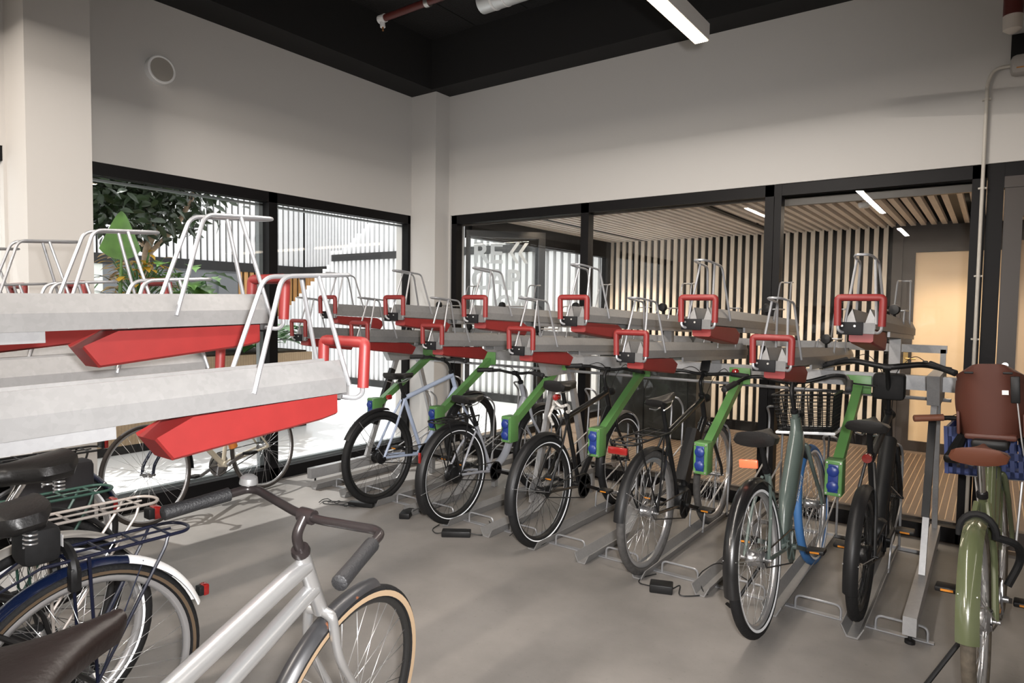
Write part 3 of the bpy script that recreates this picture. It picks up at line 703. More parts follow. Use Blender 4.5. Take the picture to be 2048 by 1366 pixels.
    f.build('fork', s.get('fork', fm), e)
    if s.get('sus'):
        pass
    # wheels
    wheel('rear_wheel', e, RA, R, tw, s); wheel('front_wheel', e, FA, R, tw, s)
    # seat post + saddle
    B().tube([T-sd*.02,V((sx,0,sz-.045))],.0135,12).build('seat_post', s.get('post', mChrome), e)
    c_ = B().lathe([(.020,-.012),(.020,.012)],T,sd,14).build('seat_clamp', s.get('clamp', mBlkPl), e)
    sm = saddle_mesh(*s.get('sdim',(.27,.165,.036,.055)))
    sa = M.Translation((sx,0,sz)) @ M.Rotation(RD(s.get('stilt',0)),4,'Y')
    sm.v = [sa @ p for p in sm.v]; so = sm.build('saddle', s.get('saddle', mSadBk), e)
    for sg in (-1,1): B().tube(fillet([sa@V((-.09,sg*.045,-.045)),sa@V((-.05,sg*.022,-.062)),sa@V((.05,sg*.022,-.062)),sa@V((.12,sg*.008,-.04))],.02),.0035,6).build('saddle_rail', mSpk, so)
    if s.get('springs'):
        for sg in (-1,1):
            pts=[sa@V((-.075+.016*cos(t),sg*.05+.016*sin(t),-.055-.05*t/(8*pi))) for t in [k*pi/5 for k in range(41)]]
            B().tube(pts,.003,5).build('saddle_spring', mSpk, so)
    # stem + handlebar
    hb = V((bx,0,bz)); 
    stm = B(); stm.tube(fillet([H1,H1+hd*max(.02,(bz-.02-H1.z)*.85),hb+V((-.01,0,-.0))],.03),.0125,12); stm.lathe([(.021,-.008),(.023,0),(.021,.012)],H1+hd*.01,hd,16); stm.lathe([(.018,-.02),(.019,0),(.018,.02)],hb,(0,1,0),14)
    stm.build('stem', s.get('stem', mBlkPl), e)
    kind = s.get('bars','flat'); pts = []
    if kind=='flat': half = [(0,0,0),(.0,.06,0),(-.01,.14,.015),(-.04,.22,.015),(-.075,.31,.01)]
    elif kind=='city': half = [(0,0,0),(.03,.07,.0),(.045,.20,.035),(.02,.27,.03),(-.10,.305,.0),(-.22,.32,-.02)]
    elif kind=='corner': half = [(0,0,0),(.0,.04,.0),(.02,.19,.012),(.01,.215,.012),(-.185,.27,-.015)]
    elif kind=='swept': half = [(0,0,0),(.0,.07,.012),(-.01,.17,.03),(-.05,.25,.02),(-.10,.32,.0)]
    elif kind=='drop': half = [(0,0,0),(.0,.20,0),(.07,.21,-.02),(.08,.21,-.09),(-.02,.21,-.12)]
    ba = RD(s.get('steer',0)); RM = M.Rotation(ba,4,'Z')
    hp = [hb + RM@V(p) for p in half]; hn = [hb + RM@V((p[0],-p[1],p[2])) for p in half]
    full = fillet(hn[::-1][:-1]+hp, .05 if kind!='corner' else .025, 5)
    ho = B().tube(full,s.get('barr',.011),12).build('handlebar', s.get('barm', mBlkPl), e)
    for q in (hp,hn):
        a,b_ = q[-1],q[-2]; d = (b_-a).normalized(); gl = s.get('gl',.125)
        B().tube([a-d*.004,a,a+d*gl*.5,a+d*gl,a+d*(gl+.003)],[.012,.0175,.0165,.0175,.012],12).build('grip', s.get('grip', mGrip), ho)
        if s.get('levers',True):
            side = 1 if q is hp else -1
            p = a+d*(gl+.03); 
            B().tube(fillet([p,p+V((.035,-.0*side,-.012)),p+V((.05,side*.03,-.02)),p+V((.04,side*.12,-.03))],.02),.0045,6).cbox(p+V((.01,0,-.005)),(.03,.025,.022),bev=.005).build('brake_lever', s.get('leverm', mBlkPl), ho)
            B().tube(fillet([p+V((.02,0,0)),p+V((.10,-side*.06,.03)),hb+V((.09,side*.03,-.03)),H1+V((.03,side*.01,-.02)),H0+V((.02,side*.01,.0))],.06,6),.0022,5).build('brake_cable', mCable, ho)
    if s.get('bell'):
        bm_,tt = s['bell'][:2]; p = hp[tt] if len(s['bell'])<3 else hn[tt]
        B().lathe([(.0,.026),(.012,.025),(.021,.018),(.023,.006),(.023,.002),(.010,0),(.010,-.01)],p+V((0,0,.012)),(0,0,1),20).build('bell', bm_, ho)
    if s.get('display'):
        B().cbox((0,0,0),(.012,.062,.08),M.Translation(hb+V((.02,0.0,.055)))@M.Rotation(RD(25),4,'Y'),bev=.004).build('display', mBlkPl, ho)
    # crank
    c = B(); rr_ = s.get('ring',.085); bbp = BBn+V((0,-.045,0))
    c.lathe([(rr_*.86,-.0015),(rr_,-.0015),(rr_,.0015),(rr_*.86,.0015),(rr_*.86,-.0015)],bbp,(0,1,0),40)
    for i in range(5):
        a = 2*pi*i/5; c.bar(bbp,bbp+V((cos(a)*rr_*.9,0,sin(a)*rr_*.9)),.008,.014,(0,1,0))
    cr_ = c.build('crankset', s.get('crank', mBlkPl), e)
    ca = RD(s.get('ca',-20))
    for sg in (-1,1):
        d = V((cos(ca),0,sin(ca)))*(-sg)*.165; p0 = BBn+V((0,sg*.062,0)); p1 = p0+d+V((0,sg*.008,0))
        B().bar(p0,p1,.012,.022,(0,0,1) if abs(d.x)>.05 else (1,0,0)).lathe([(.014,-.01),(.014,.01)],p0,(0,1,0),12).build('crank_arm', s.get('crank', mBlkPl), cr_)
        pd = B().cbox(p1+V((0,sg*.055,0)),(.075,.09,.022),bev=.006).build('pedal', mBlkPl, cr_); B().cbox(p1+V((-.038,sg*.055,0)),(.003,.045,.009)).build('pedal_reflector', mAmb, cr_)
    # chain / chain case
    if s.get('case'):
        poly=[]
        rg=[]
        for yy in (-.062,-.036):
            pts=[]
            for a in range(90,271,20): pts.append((RA.x+.045*cos(RD(a)),yy,RA.z+.045*sin(RD(a))))
            for a in range(-90,91,15): pts.append((BBn.x+(rr_+.012)*cos(RD(a)),yy,BBn.z+(rr_+.012)*sin(RD(a))))
            rg.append(pts)
        B().rings(rg).build('chain_case', s['case'], e, auto=50)
    else:
        B().tube([RA+V((0,-.044,.035)),bbp+V((0,0,rr_)),bbp+V((rr_,0,0)),bbp+V((0,0,-rr_)),RA+V((0,-.044,-.035)),RA+V((-.035,-.044,0))],.004,5,closed=True).build('chain', mSpkB, e)
    if s.get('motor'):
        B().lathe([(.0,-.05),(.06,-.05),(.075,-.03),(.075,.03),(.06,.05),(.0,.05)],BBn+V((.03,0,.03)),(0,1,0),20).build('motor', mBlkPl, e)
    if s.get('battery'):
        a_, b2 = s['battery']; B().bar(V(a_),V(b2),.07,.085).build('battery', s.get('batm', mBlkPl), e, smooth=False)
    # mudguards
    mg = s.get('mud')
    if mg:
        b = mudguard(B(), RA, R+.022, s.get('mw',tw+.016), *s.get('mr',(35,200))); mo = b.build('rear_mudguard', mg, e)
        b = B()
        am = RD(s.get('mr',(35,200))[1]-25)
        for sg in (-1,1): b.tube([RA+V((0,sg*.06,0)),RA+V((cos(am)*(R+.015),sg*tw*.6,sin(am)*(R+.015)))],.0022,5)
        b.build('mudguard_stay', s.get('staym',mSpk), mo)
        b = mudguard(B(), FA, R+.022, s.get('mw',tw+.016), *s.get('mf',(20,150))); mo = b.build('front_mudguard', s.get('mudf',mg), e)
        b = B(); am = RD(s.get('mf',(20,150))[1]-15)
        for sg in (-1,1): b.tube([FA+V((0,sg*.06,0)),FA+V((cos(am)*(R+.015),sg*tw*.6,sin(am)*(R+.015)))],.0022,5)
        b.build('mudguard_stay', s.get('staym',mSpk), mo)
    if s.get('tail'):
        a0,a1,tm = s['tail']; mudguard(B(), RA, R+.0235, s.get('mw',tw+.016)+.003, a0,a1,.004).build('mudguard_tail', tm, e)
    # carrier
    if s.get('rack'):
        rm = s['rack']; rz = s.get('rz', 2*R+.07); x0,x1 = s.get('rx',(-.30,.14)); b = B(); wd = s.get('rw',.065)
        b.tube(fillet([(x1,-wd,rz),(x0+.03,-wd,rz),(x0,-wd*.4,rz),(x0,wd*.4,rz),(x0+.03,wd,rz),(x1,wd,rz)],.03),.0055,8)
        for k in range(4):
            xx = x0+.08+(x1-x0-.1)*k/3.5; b.tube([(xx,-wd,rz),(xx,wd,rz)],.004,6)
        b.tube([(x0+.05,0,rz+.0),(x1,0,rz)],.004,6)
        for sg in (-1,1):
            b.tube(fillet([(x0+.09,sg*wd,rz),(x0+.10,sg*(wd+.005),rz-.03),(-.0,sg*.065,R+.01)],.03),.005,6); b.tube([(x1-.12,sg*wd,rz),(.0,sg*.065,R+.01)],.005,6)
            b.tube([(x1,sg*wd,rz),(T.x-.0,sg*.018,min(T.z,rz+.02))],.004,6)
        b.build('carrier', rm, e)
    lt = s.get('light')
    if lt:
        p,d,lm = lt; B().cbox(p,d,bev=min(d)*.3).build('rear_light', lm, e)
        B().cbox((p[0]+d[0]*.7,p[1],p[2]),(d[0]*.8,d[1]*.9,d[2]*.8),bev=.003).build('light_housing', mBlkPl, e)
    if s.get('headlight',True):
        p = H1+V((.07,0,-.02)); B().lathe([(.0,-.03),(.018,-.03),(.028,.0),(.028,.02),(.0,.024)],p,(1,0,0),18).tube([H1+V((.02,0,-.02)),p],.006,6).build('headlight', mBlkPl, e)
    if s.get('stand'):
        q = s['stand']; B().tube([V((q[0],.04,R-.08)),V((q[0]-.10,.20,q[1]))],.009,8).tube([V((q[0]-.10,.20,q[1])),V((q[0]-.07,.235,q[1]))],.013,8).build('kickstand', mBlkPl, e)
    return e
silver = paint('silver_bike_paint',(.50,.50,.50),.28,.75); lb = paint('pale_blue_bike_paint',(.36,.42,.55),.35); gy = paint('grey_bike_paint',(.27,.28,.31),.4)
bk = paint('black_bike_paint',(.006,.006,.0065),.3); mb = mat('matt_black_bike_paint',(.008,.008,.0085),.5); gg = paint('grey_green_bike_paint',(.085,.11,.10),.3); sg_ = paint('sage_bike_paint',(.085,.098,.05),.22,0,.8)
db = paint('dark_blue_bike_paint',(.004,.009,.032),.25,0,.7); sil2 = mat('dull_silver_paint',(.45,.43,.40),.45,.5); cream = paint('cream_bike_paint',(.55,.50,.40),.35)
rtw = mRefl
b1 = bike('pale blue bike with black saddle nearest the window in the far rack', dict(frame=lb,seat=(.22,.955),bar=(.73,1.03),bars='flat',R=.35,tw=.05,rim=mRimB,spoke=mSpkB,hub=mHubB,hub_r=.045,mud=mBlkPl,mr=(75,150),mf=(60,160),mw=.055,post=mBlkPl,tr=.019,stz=.78,hl=.17,crank=mBlkPl,headlight=False,ssr=.0095,bbx=.46,sdim=(.26,.15,.045,.05)), (1.23,-1.75,.372),(1.23,-.66,.40))
B().lathe([(0,-.012),(.018,-.01),(.02,.0),(.02,.02)],(.105,0,.79),(1,0,0),16).build('tail_light', mRedL, b1)
b2 = bike('grey step-through bike with black rear carrier in the far rack', dict(frame=gy,seat=(.17,.865),bar=(.72,.985),bars='flat',R=.345,tw=.05,rim=mRimB,spoke=mSpkB,hub=mHubB,hub_r=.055,type='step',tr=.022,mud=mBlkPl,mr=(50,215),mf=(40,160),rack=mBlkPl,rx=(-.22,.20),rz=.735,side=(rtw,.300,.306),post=mBlkPl,stz=.66,hl=.17,headlight=False,bbx=.42,ring=.07), (1.95,-1.72,.352),(1.95,-.66,.37))
B().cbox((-.335,0,.52),(.012,.02,.07),bev=.004).build('red_reflector', mRedL, b2)
b3 = bike('black bike with chain lock round its seat post in the far rack', dict(frame=bk,seat=(.23,1.02),bar=(.85,1.06),bars='flat',R=.352,tw=.05,rim=mRimB,spoke=mSpkB,hub=mHubB,tr=.018,mud=mBlkPl,mr=(60,190),mf=(40,190),mw=.062,side=(rtw,.304,.311),post=mBlkPl,stz=.80,hl=.17,disc=True,bbx=.46,sdim=(.28,.17,.05,.07)), (2.67,-1.70,.355),(2.67,-.60,.365))
bw = B(); q=[]
for k in range(26):
    a = 2*pi*k/25; q.append((.22+.055*cos(a),.05*sin(a),.86-.05*cos(a)*.6+.015*sin(3*a)))
bw.tube(q,.010,6,closed=True); bw.tube([(.20,.05,.86),(.16,.055,.80),(.20,.05,.74)],.010,6); bw.build('chain_lock', mat('white_chain_sleeve',(.5,.48,.45),.6,noise=.5,scale=60), b3)
B().lathe([(0,-.015),(.02,-.012),(.022,0),(.018,.03)],(.155,0,.93),(1,0,0),14).build('tail_light', mRedL, b3)
b4 = bike('black touring bike with black carrier and red reflector in the far rack', dict(frame=bk,seat=(.18,.985),bar=(.84,1.075),bars='flat',R=.352,tw=.045,tyre=mTyreG,rim=mRimS,rimd=.026,spoke=mSpk,hub=mHub,hub_r=.03,tr=.018,mud=mBlkPl,mr=(50,175),mf=(50,120),rack=mBlkPl,rx=(-.36,.16),rz=.80,rw=.075,light=((-.375,0,.77),(.02,.11,.038),mRedL),post=mBlkPl,stz=.78,hl=.19,motor=True,battery=((.50,0,.42),(.68,0,.72)),display=True,crank=mBlkPl,bbx=.45,sdim=(.28,.14,.04,.045),stilt=-8,bell=(mRedL,-2,1)), (3.38,-1.68,.355),(3.39,-.60,.365))
b5 = bike('grey green step-through bike with bright blue front tyre in the far rack', dict(frame=gg,seat=(.17,.915),bar=(.83,1.10),bars='city',R=.352,tw=.045,tyre=mTyre,tyre_f=mTyreBl,rim=mRimS,spoke=mSpk,hub=mHub,hub_r=.038,hub_f=.03,type='beam',tr=.026,dt=1.35,mud=bk,mr=(45,190),mf=(100,122),mw=.065,side=(rtw,.306,.318),post=mBlkPl,stz=.72,hl=.19,bbx=.43,stand=(.30,.01),gl=.14,sdim=(.27,.20,.05,.075),light=((-.03,0,.80),(.02,.085,.04),mOrL),crank=gg,frame_text=('SWAPFIETS',mWhite,(.60,.046,.475),RD(43),.034)), (4.085,-2.03,.357),(4.10,-.94,.365), lean=RD(5))
# front basket of the grey green bike
def basket(parent, c, wx, wy, h, mat_, crate=False):
    b = B(); n = 10
    for k in range(n+1):
        z = c[2]+h*k/n; t = .85+.15*k/n
        pts = [(c[0]-wx*t/2,c[1]-wy*t/2,z),(c[0]+wx*t/2,c[1]-wy*t/2,z),(c[0]+wx*t/2,c[1]+wy*t/2,z),(c[0]-wx*t/2,c[1]+wy*t/2,z)]
        b.tube(pts,.0025 if k<n else .006,5,closed=True)
    for k in range(13):
        f = -1+2*k/12
        for sg in (-1,1):
            b.tube([(c[0]+f*wx*.425,c[1]+sg*wy*.425,c[2]),(c[0]+f*wx*.5,c[1]+sg*wy*.5,c[2]+h)],.002,4)
            b.tube([(c[0]+sg*wx*.425,c[1]+f*wy*.425,c[2]),(c[0]+sg*wx*.5,c[1]+f*wy*.5,c[2]+h)],.002,4)
        b.tube([(c[0]+f*wx*.425,c[1]-wy*.425,c[2]),(c[0]+f*wx*.425,c[1]+wy*.425,c[2])],.002,4)
    return b.build('front_basket', mat_, parent)
b5b = basket(b5,(1.13,0,.79),.26,.34,.22,mBlkPl)
B().tube([(1.02,-.16,.785),(1.25,-.16,.785),(1.25,.16,.785),(1.02,.16,.785)],.009,6,closed=True).build('reflective_rim', mRefl, b5b)
B().tube([(1.20,.10,.79),(1.09,.07,.36)],.006,6).tube([(1.20,-.10,.79),(1.09,-.07,.36)],.006,6).build('basket_strut', mBlkPl, b5b)
b6 = bike('matt black e-bike with broad sporty tyres in the far rack', dict(frame=mb,seat=(.10,.945),bar=(.70,1.15),bars='swept',barr=.016,R=.312,tw=.052,rim=mRimB,spoke=mSpkB,hub=mHubB,hub_r=.05,tr=.020,dt=1.7,mud=mBlkPl,mr=(60,195),mf=(40,170),mw=.064,post=mBlkPl,stz=.76,hl=.21,disc=True,bbx=.45,sdim=(.27,.19,.04,.06),motor=True,gl=.15,ca=5,crank=mBlkPl), (4.462,-1.60,.342),(4.462,-.50,.38))
B().lathe([(0,-.012),(.022,-.01),(.024,0),(.02,.03)],(.06,0,.77),(1,0,0),16).build('tail_light', mRedL2, b6)
B().cbox((.82,0,1.03),(.10,.16,.15),bev=.02).build('front_bag', mBlkRub, b6)
b7 = bike('sage green bike with brown child seat and blue crate at the right', dict(frame=sg_,seat=(.24,.955),bar=(.86,.985),bars='flat',R=.352,tw=.045,tyre=mTyreBr,rim=mRimS,spoke=mSpk,hub=mHub,hub_r=.045,type='twin',tr=.021,mud=sg_,mr=(45,174),mf=(40,170),mw=.070,post=mChrome,stz=.76,hl=.20,bbx=.44,saddle=mSadTan,grip=mGripBr,sdim=(.27,.20,.035,.07),stand=(.02,.01),ssr=.012,crank=mHub,stem=mChrome,barm=mBlkPl), (4.925,-2.13,.36),(4.995,-1.04,.36), lean=RD(3.2))
B().cbox((.125,0,.66),(.012,.024,.10),bev=.006).build('tail_light', mRedL, b7)
B().tube([(.07,.058*cos(a),.655+.075*sin(a)) for a in [RD(-10+k*20) for k in range(11)]],.014,8).tube(fillet([(.07,-.058,.65),(.10,-.12,.63),(.18,-.13,.55),(.14,-.085,.45)],.06),.014,8).build('cable_lock', mBlkRub, b7)
# blue crate on the sage bike
cr = B(); cx,cz,wx,wy,h = 1.12,.70,.30,.40,.24
cr.box((cx-wx/2,-wy/2,cz),(cx+wx/2,wy/2,cz+.008)); cr.box((cx-wx/2,-wy/2,cz+h-.05),(cx+wx/2,-wy/2+.012,cz+h)); cr.box((cx-wx/2,wy/2-.012,cz+h-.05),(cx+wx/2,wy/2,cz+h)); cr.box((cx-wx/2,-wy/2,cz+h-.05),(cx-wx/2+.012,wy/2,cz+h)); cr.box((cx+wx/2-.012,-wy/2,cz+h-.05),(cx+wx/2,wy/2,cz+h))
for zz in (cz,cz+.09):
    cr.box((cx-wx/2,-wy/2,zz),(cx-wx/2+.008,wy/2,zz+.035)); cr.box((cx+wx/2-.008,-wy/2,zz),(cx+wx/2,wy/2,zz+.035)); cr.box((cx-wx/2,-wy/2,zz),(cx+wx/2,-wy/2+.008,zz+.035)); cr.box((cx-wx/2,wy/2-.008,zz),(cx+wx/2,wy/2,zz+.035))
for k in range(13):
    y = -wy/2+k*wy/12; cr.box((cx-wx/2,y-.009,cz),(cx-wx/2+.008,y+.009,cz+h)); cr.box((cx+wx/2-.008,y-.009,cz),(cx+wx/2,y+.009,cz+h))
for k in range(9):
    x = cx-wx/2+k*wx/8; cr.box((x-.009,-wy/2,cz),(x+.009,-wy/2+.008,cz+h)); cr.box((x-.009,wy/2-.008,cz),(x+.009,wy/2,cz+h))
cr.build('front_crate', mat('navy_crate_plastic',(.02,.04,.16),.45), b7, smooth=False)
B().tube([(1.0,-.12,.695),(1.24,-.12,.695),(1.24,.12,.695),(1.0,.12,.695)],.006,6,closed=True).tube([(1.16,.10,.695),(1.12,.07,.36)],.006,6).tube([(1.16,-.10,.695),(1.12,-.07,.36)],.006,6).tube([(1.0,0,.695),(.93,0,.74)],.008,6).build('front_carrier', mSpk, b7)
# child seat on the sage bike
cs_ = B(); rr=[]; n=12
mSeat = mat('brown_child_seat_shell',(.085,.026,.016),.55); mSeatK = mBlkPl
X0 = .70; ny=14
grid=[]; 
for i in range(n+1):
    t=i/n; z = .93+.345*t; w = .118+.022*sin(pi*min(1,t*1.05)) if t<.85 else .14*math.sqrt(max(.0,1-((t-.85)/.15)**2))*.35+.088
    row=[]
    for k in range(ny+1):
        q=-1+2*k/ny; row.append(V((X0-.03*t+.09*abs(q)**3+ (.02*(1-t)), q*w, z-(.03*abs(q)**4*(1 if t>.8 else 0)))))
    grid.append(row)
vv=[p for r in grid for p in r]; off=len(vv); vv2=[p+V((.014,0,0)) for p in vv]; ff=[]
m_=ny+1
for i in range(n):
    for k in range(ny):
        a=i*m_+k; ff.append((a,a+1,a+m_+1,a+m_)); ff.append((off+a,off+a+m_,off+a+m_+1,off+a+1))
for i in range(n):
    for k in (0,ny): a=i*m_+k; ff.append((a,a+m_,off+a+m_,off+a))
for k in range(ny):
    for i in (0,n): a=i*m_+k; ff.append((a,a+1,off+a+1,off+a))
cs_.add(vv+vv2,ff)
seat = cs_.build('child_seat', mSeat, b7)
B().cbox((X0+.11,0,.935),(.20,.20,.03),bev=.012).build('seat_pan', mSeat, seat)
for sg in (-1,1):
    B().cbox((X0+.14,sg*.125,.99),(.18,.014,.11),bev=.006).build('side_wing', mSeat, seat)
    B().tube([(X0+.12,sg*.11,.93),(X0+.16,sg*.15,.84),(X0+.18,sg*.16,.80)],[.02,.028,.034],8).cbox((X0+.19,sg*.16,.80),(.13,.075,.045),bev=.015).build('foot_rest', mBlkPl, seat)
    B().cbox((X0-.038,sg*.072,1.235),(.008,.036,.010),bev=.003).build('harness_slot', mBlkPl, seat)
B().cbox((X0+.05,0,.905),(.16,.14,.045),bev=.015).tube([(X0+.06,0,.90),(X0+.14,0,.86)],.018,8).build('seat_bracket', mBlkPl, seat)
st_ = B().tube(fillet([(X0-.01,-.095,1.20),(X0-.015,-.105,1.08),(X0+.0,-.115,.93),(X0+.06,-.12,.86)],.04),.011,6,flat=.3).build('harness_strap', mat('light_grey_webbing',(.45,.45,.46),.7), seat)
B().cbox((X0-.022,-.097,1.16),(.012,.034,.12),M.Translation((0,0,0)),bev=.004).build('strap_pad', mBlkPl, seat)
B().cbox((X0-.008,-.060,1.145),(.004,.024,.02)).build('care_tag', mWhite, seat, smooth=False)
# --- left rack bikes (face away from the aisle, except the silver one)
b8 = bike('silver step-through bike with long black handlebar in the foreground', dict(frame=silver,seat=(.20,.955),bar=(.835,.995),bars='corner',R=.35,tw=.036,tyre=mTyre,rim=mRimB,rimd=.018,spoke=mSpk,side=(mTan,.320,.337),type='mixte',tr=.0165,mud=worn_black(),mw=.052,mr=(60,200),mf=(78,200),saddle=mSadBr,post=mChrome,stz=.74,H=(.915,.727,.828,.90),steer=-4,levers=False,gl=.155,headlight=False,sdim=(.29,.20,.05,.07),stilt=-4,bell=(mat('aged_chrome',(.3,.3,.3),.35,.6),3),barm=mat('dark_brown_black_metal',(.022,.018,.018),.3,.3),stem=mat('dark_stem',(.025,.02,.02),.3,.3),spr=.0013,bbx=.46), (3.734,-4.985,.353),(3.488,-3.934,.353), lean=RD(-6))
LBK = dict(R=.345)
b9 = bike('black framed bike with blue mudguard and white mudguard tail', dict(frame=bk,fork=bk,seat=(.235,.915),bar=(.85,1.08),bars='city',R=.345,tw=.038,rim=mRimS,rimd=.02,spoke=mSpk,hub=mHub,mud=db,mr=(50,140),mf=(40,170),mw=.058,tail=(108,160,mWhite),side=(mGum,.316,.326),rack=mat('dark_blue_carrier',(.004,.006,.02),.3),rx=(-.30,.14),rz=.745,light=((-.365,.0,.50),(.022,.035,.04),mRedL),springs=True,saddle=mSadBk,sdim=(.26,.21,.05,.085),case=mBlkPl,levers=True,stz=.66,headlight=False,staym=db), (2.74,-4.31,.355),(2.74,-5.42,.36))
B().tube([(.06+.0*a,.075*cos(a),.70+.07*sin(a)) for a in [RD(-30+k*20) for k in range(13)]],.015,8).cbox((.06,.07,.69),(.03,.03,.07),bev=.006).build('ring_lock', mBlkPl, b9)
_q = B().cbox((.13,0,.80),(.10,.11,.11),bev=.025).build('saddle_bag', mBlkRub, b9)
B().box((.0795,-.045,.785),(.0785,.045,.82)).build('bag_label', mWhite, _q, smooth=False)
text_mesh('ABUS',.032,mBlkPl,_q,M.Translation((.078,.042,.791))@M.Rotation(-pi/2,4,'Z')@M.Rotation(pi/2,4,'X'),name='bag_lettering',extrude=.0003)
b10 = bike('worn silver bike with reflective tyres and silver carrier', dict(frame=bk,seat=(.05,.965),bar=(.85,1.08),bars='city',R=.345,tw=.042,rim=mRimS,spoke=mSpk,side=(rtw,.303,.311),mud=sil2,mr=(50,150),mf=(40,170),rack=mat('pale_metal_carrier',(.42,.38,.35),.45,.4),rx=(-.36,.14),rz=.755,light=((-.36,0,.70),(.03,.05,.05),mRedL),saddle=mSadBk,sdim=(.27,.22,.055,.085),springs=True,stz=.62,case=mBlkPl,headlight=False), (2.38,-4.30,.355),(2.38,-5.40,.36))
b11 = bike('bike with dark green carrier half hidden under the left rack', dict(frame=bk,seat=(.22,.96),bar=(.85,1.05),bars='flat',R=.345,tw=.042,rim=mRimB,spoke=mSpkB,mud=mBlkPl,mr=(50,180),mf=(40,170),rack=mat('dark_green_carrier',(.02,.06,.045),.4),rx=(-.30,.14),rz=.74,light=((-.31,0,.66),(.02,.05,.06),mRedL),saddle=mSadBk,stz=.66,case=mBlkPl,headlight=False), (2.02,-4.25,.355),(2.02,-5.35,.36))
b12 = bike('black bike with navy mudguard and black pannier under the left rack', dict(frame=bk,seat=(.25,.95),bar=(.85,1.05),bars='flat',R=.35,tw=.045,rim=mRimS,spoke=mSpkB,side=(rtw,.302,.311),mud=db,mr=(50,165),mf=(40,170),rack=mBlkPl,rx=(-.28,.14),rz=.76,light=((-.29,0,.78),(.02,.06,.05),mRedL),saddle=mSadBk,stz=.66,case=mBlkPl,headlight=False), (1.30,-3.97,.36),(1.30,-5.07,.36))
for sg in (-1,1): B().cbox((-.02,sg*.13,.58),(.32,.11,.33),bev=.03).build('pannier_bag', mat('black_pannier_fabric',(.010,.009,.011),.7) if 'black_pannier_fabric' not in bpy.data.materials else bpy.data.materials['black_pannier_fabric'], b12)
b13 = bike('old cream racing bike with blue fork parked along the left window', dict(frame=cream,fork=db,seat=(.26,.92),bar=(.80,.92),bars='drop',R=.34,tw=.026,rim=mRimS,rimd=.014,spoke=mSpk,tyre=mat('brown_black_tyre',(.035,.028,.024),.7),mud=None,saddle=mSadBk,stz=.80,hl=.12,levers=False,headlight=False,crank=mHub,gl=.05,spr=.001,bbx=.42,ring=.09), (.135,-2.02,.345),(.36,-3.04,.345), lean=RD(-7))
mudguard(B(), (0,0,.34), .362, .04, 120,165).build('rear_mudguard', mBlkPl, b13)
mudguard(B(), (1.045,0,.34), .362, .04, 150,185).build('front_mudguard', mBlkPl, b13)
B().lathe([(.0,-.09),(.033,-.085),(.035,.06),(.02,.08),(.0,.085)],(.33,0,.47),(.3,0,1),14).build('drink_bottle', mat('orange_bottle',(.75,.25,.05),.4), b13)
# ------------------------------------------------------------------ chargers and cables on the floor
def charger(loc, rz, d, label, loops, plug=None):
    e = empty('battery_charger', loc, label, 'charger', None, rz)
    B().cbox((0,0,d[2]/2),d,bev=.006).build('power_brick', mBlkPl, e)
    for q in loops: B().tube(fillet(q,.06,6),.0035,6).build('power_cable', mCable, e)
    return e
def wob(n, sx, sy, cx, cy, z=.006):
    return [(cx+random.uniform(-sx,sx), cy+random.uniform(-sy,sy), z+random.uniform(0,.012)) for _ in range(n)]
charger((2.13,-1.90,0),RD(35),(.19,.07,.04),'black charger brick on the floor below the grey bike',[[(.09,0,.02),(.16,.0,.006),(.26,.08,.006),(.30,.16,.006),(.22,.20,.006),(.2,.3,.006)],[(-.09,0,.02),(-.14,.02,.006),(-.18,.10,.006),(-.14,.2,.006)]]+[wob(6,.09,.07,.36,.22)])
charger((1.58,-1.81,0),RD(-60),(.15,.075,.04),'black charger brick on the floor right of the pale blue bike',[[(.0,.03,.03),(.0,.12,.08),(-.1,.14,.05),(-.2,.1,.006)],wob(7,.10,.08,-.10,.12)])
charger((1.15,-1.86,0),RD(22),(.20,.05,.035),'long black charger on the floor below the pale blue rear wheel',[[(-.10,0,.02),(-.16,-.02,.006),(-.30,-.04,.006),(-.34,.03,.006),(-.2,.05,.006),(.1,.06,.006)],wob(8,.11,.07,-.26,0.0),wob(6,.14,.05,-.1,-.07)])
charger((3.55,-1.86,0),RD(20),(.12,.085,.045),'black charger brick with label beside the black touring bike',[[(.06,0,.02),(.10,.05,.03),(.09,-.05,.006),(.16,-.03,.006),(.24,.02,.006)],[(-.06,0,.02),(-.13,.05,.006),(-.12,.13,.006),(-.04,.2,.01)],[(.22,.03,.006),(.18,.18,.04),(.3,.28,.1),(.42,.2,.05),(.5,.22,.006)]])
# cable hanging from the second socket of the pale blue bike's arm
def cord(pts, label): 
    o = B().tube(fillet(pts,.08,6),.003,6).build('charging_cable', mCable); return tag(o,label,'cable')
cord([(2.115,-1.37,.66),(2.06,-1.40,.52),(1.95,-1.30,.46),(1.78,-1.35,.30),(1.70,-1.55,.03),(1.62,-1.73,.02)],'thin black charging cable hanging from the socket left of the grey bike')
cord([(2.10,-1.37,.58),(2.0,-1.36,.45),(1.85,-1.3,.40),(1.74,-1.32,.20),(1.72,-1.45,.02)],'thin black charging cable trailing behind the grey bike wheel')
cord([(2.83,-1.36,.56),(2.62,-1.5,.30),(2.42,-1.62,.03),(2.42,-1.70,.01)],'thin black charging cable from the socket left of the chain locked bike')
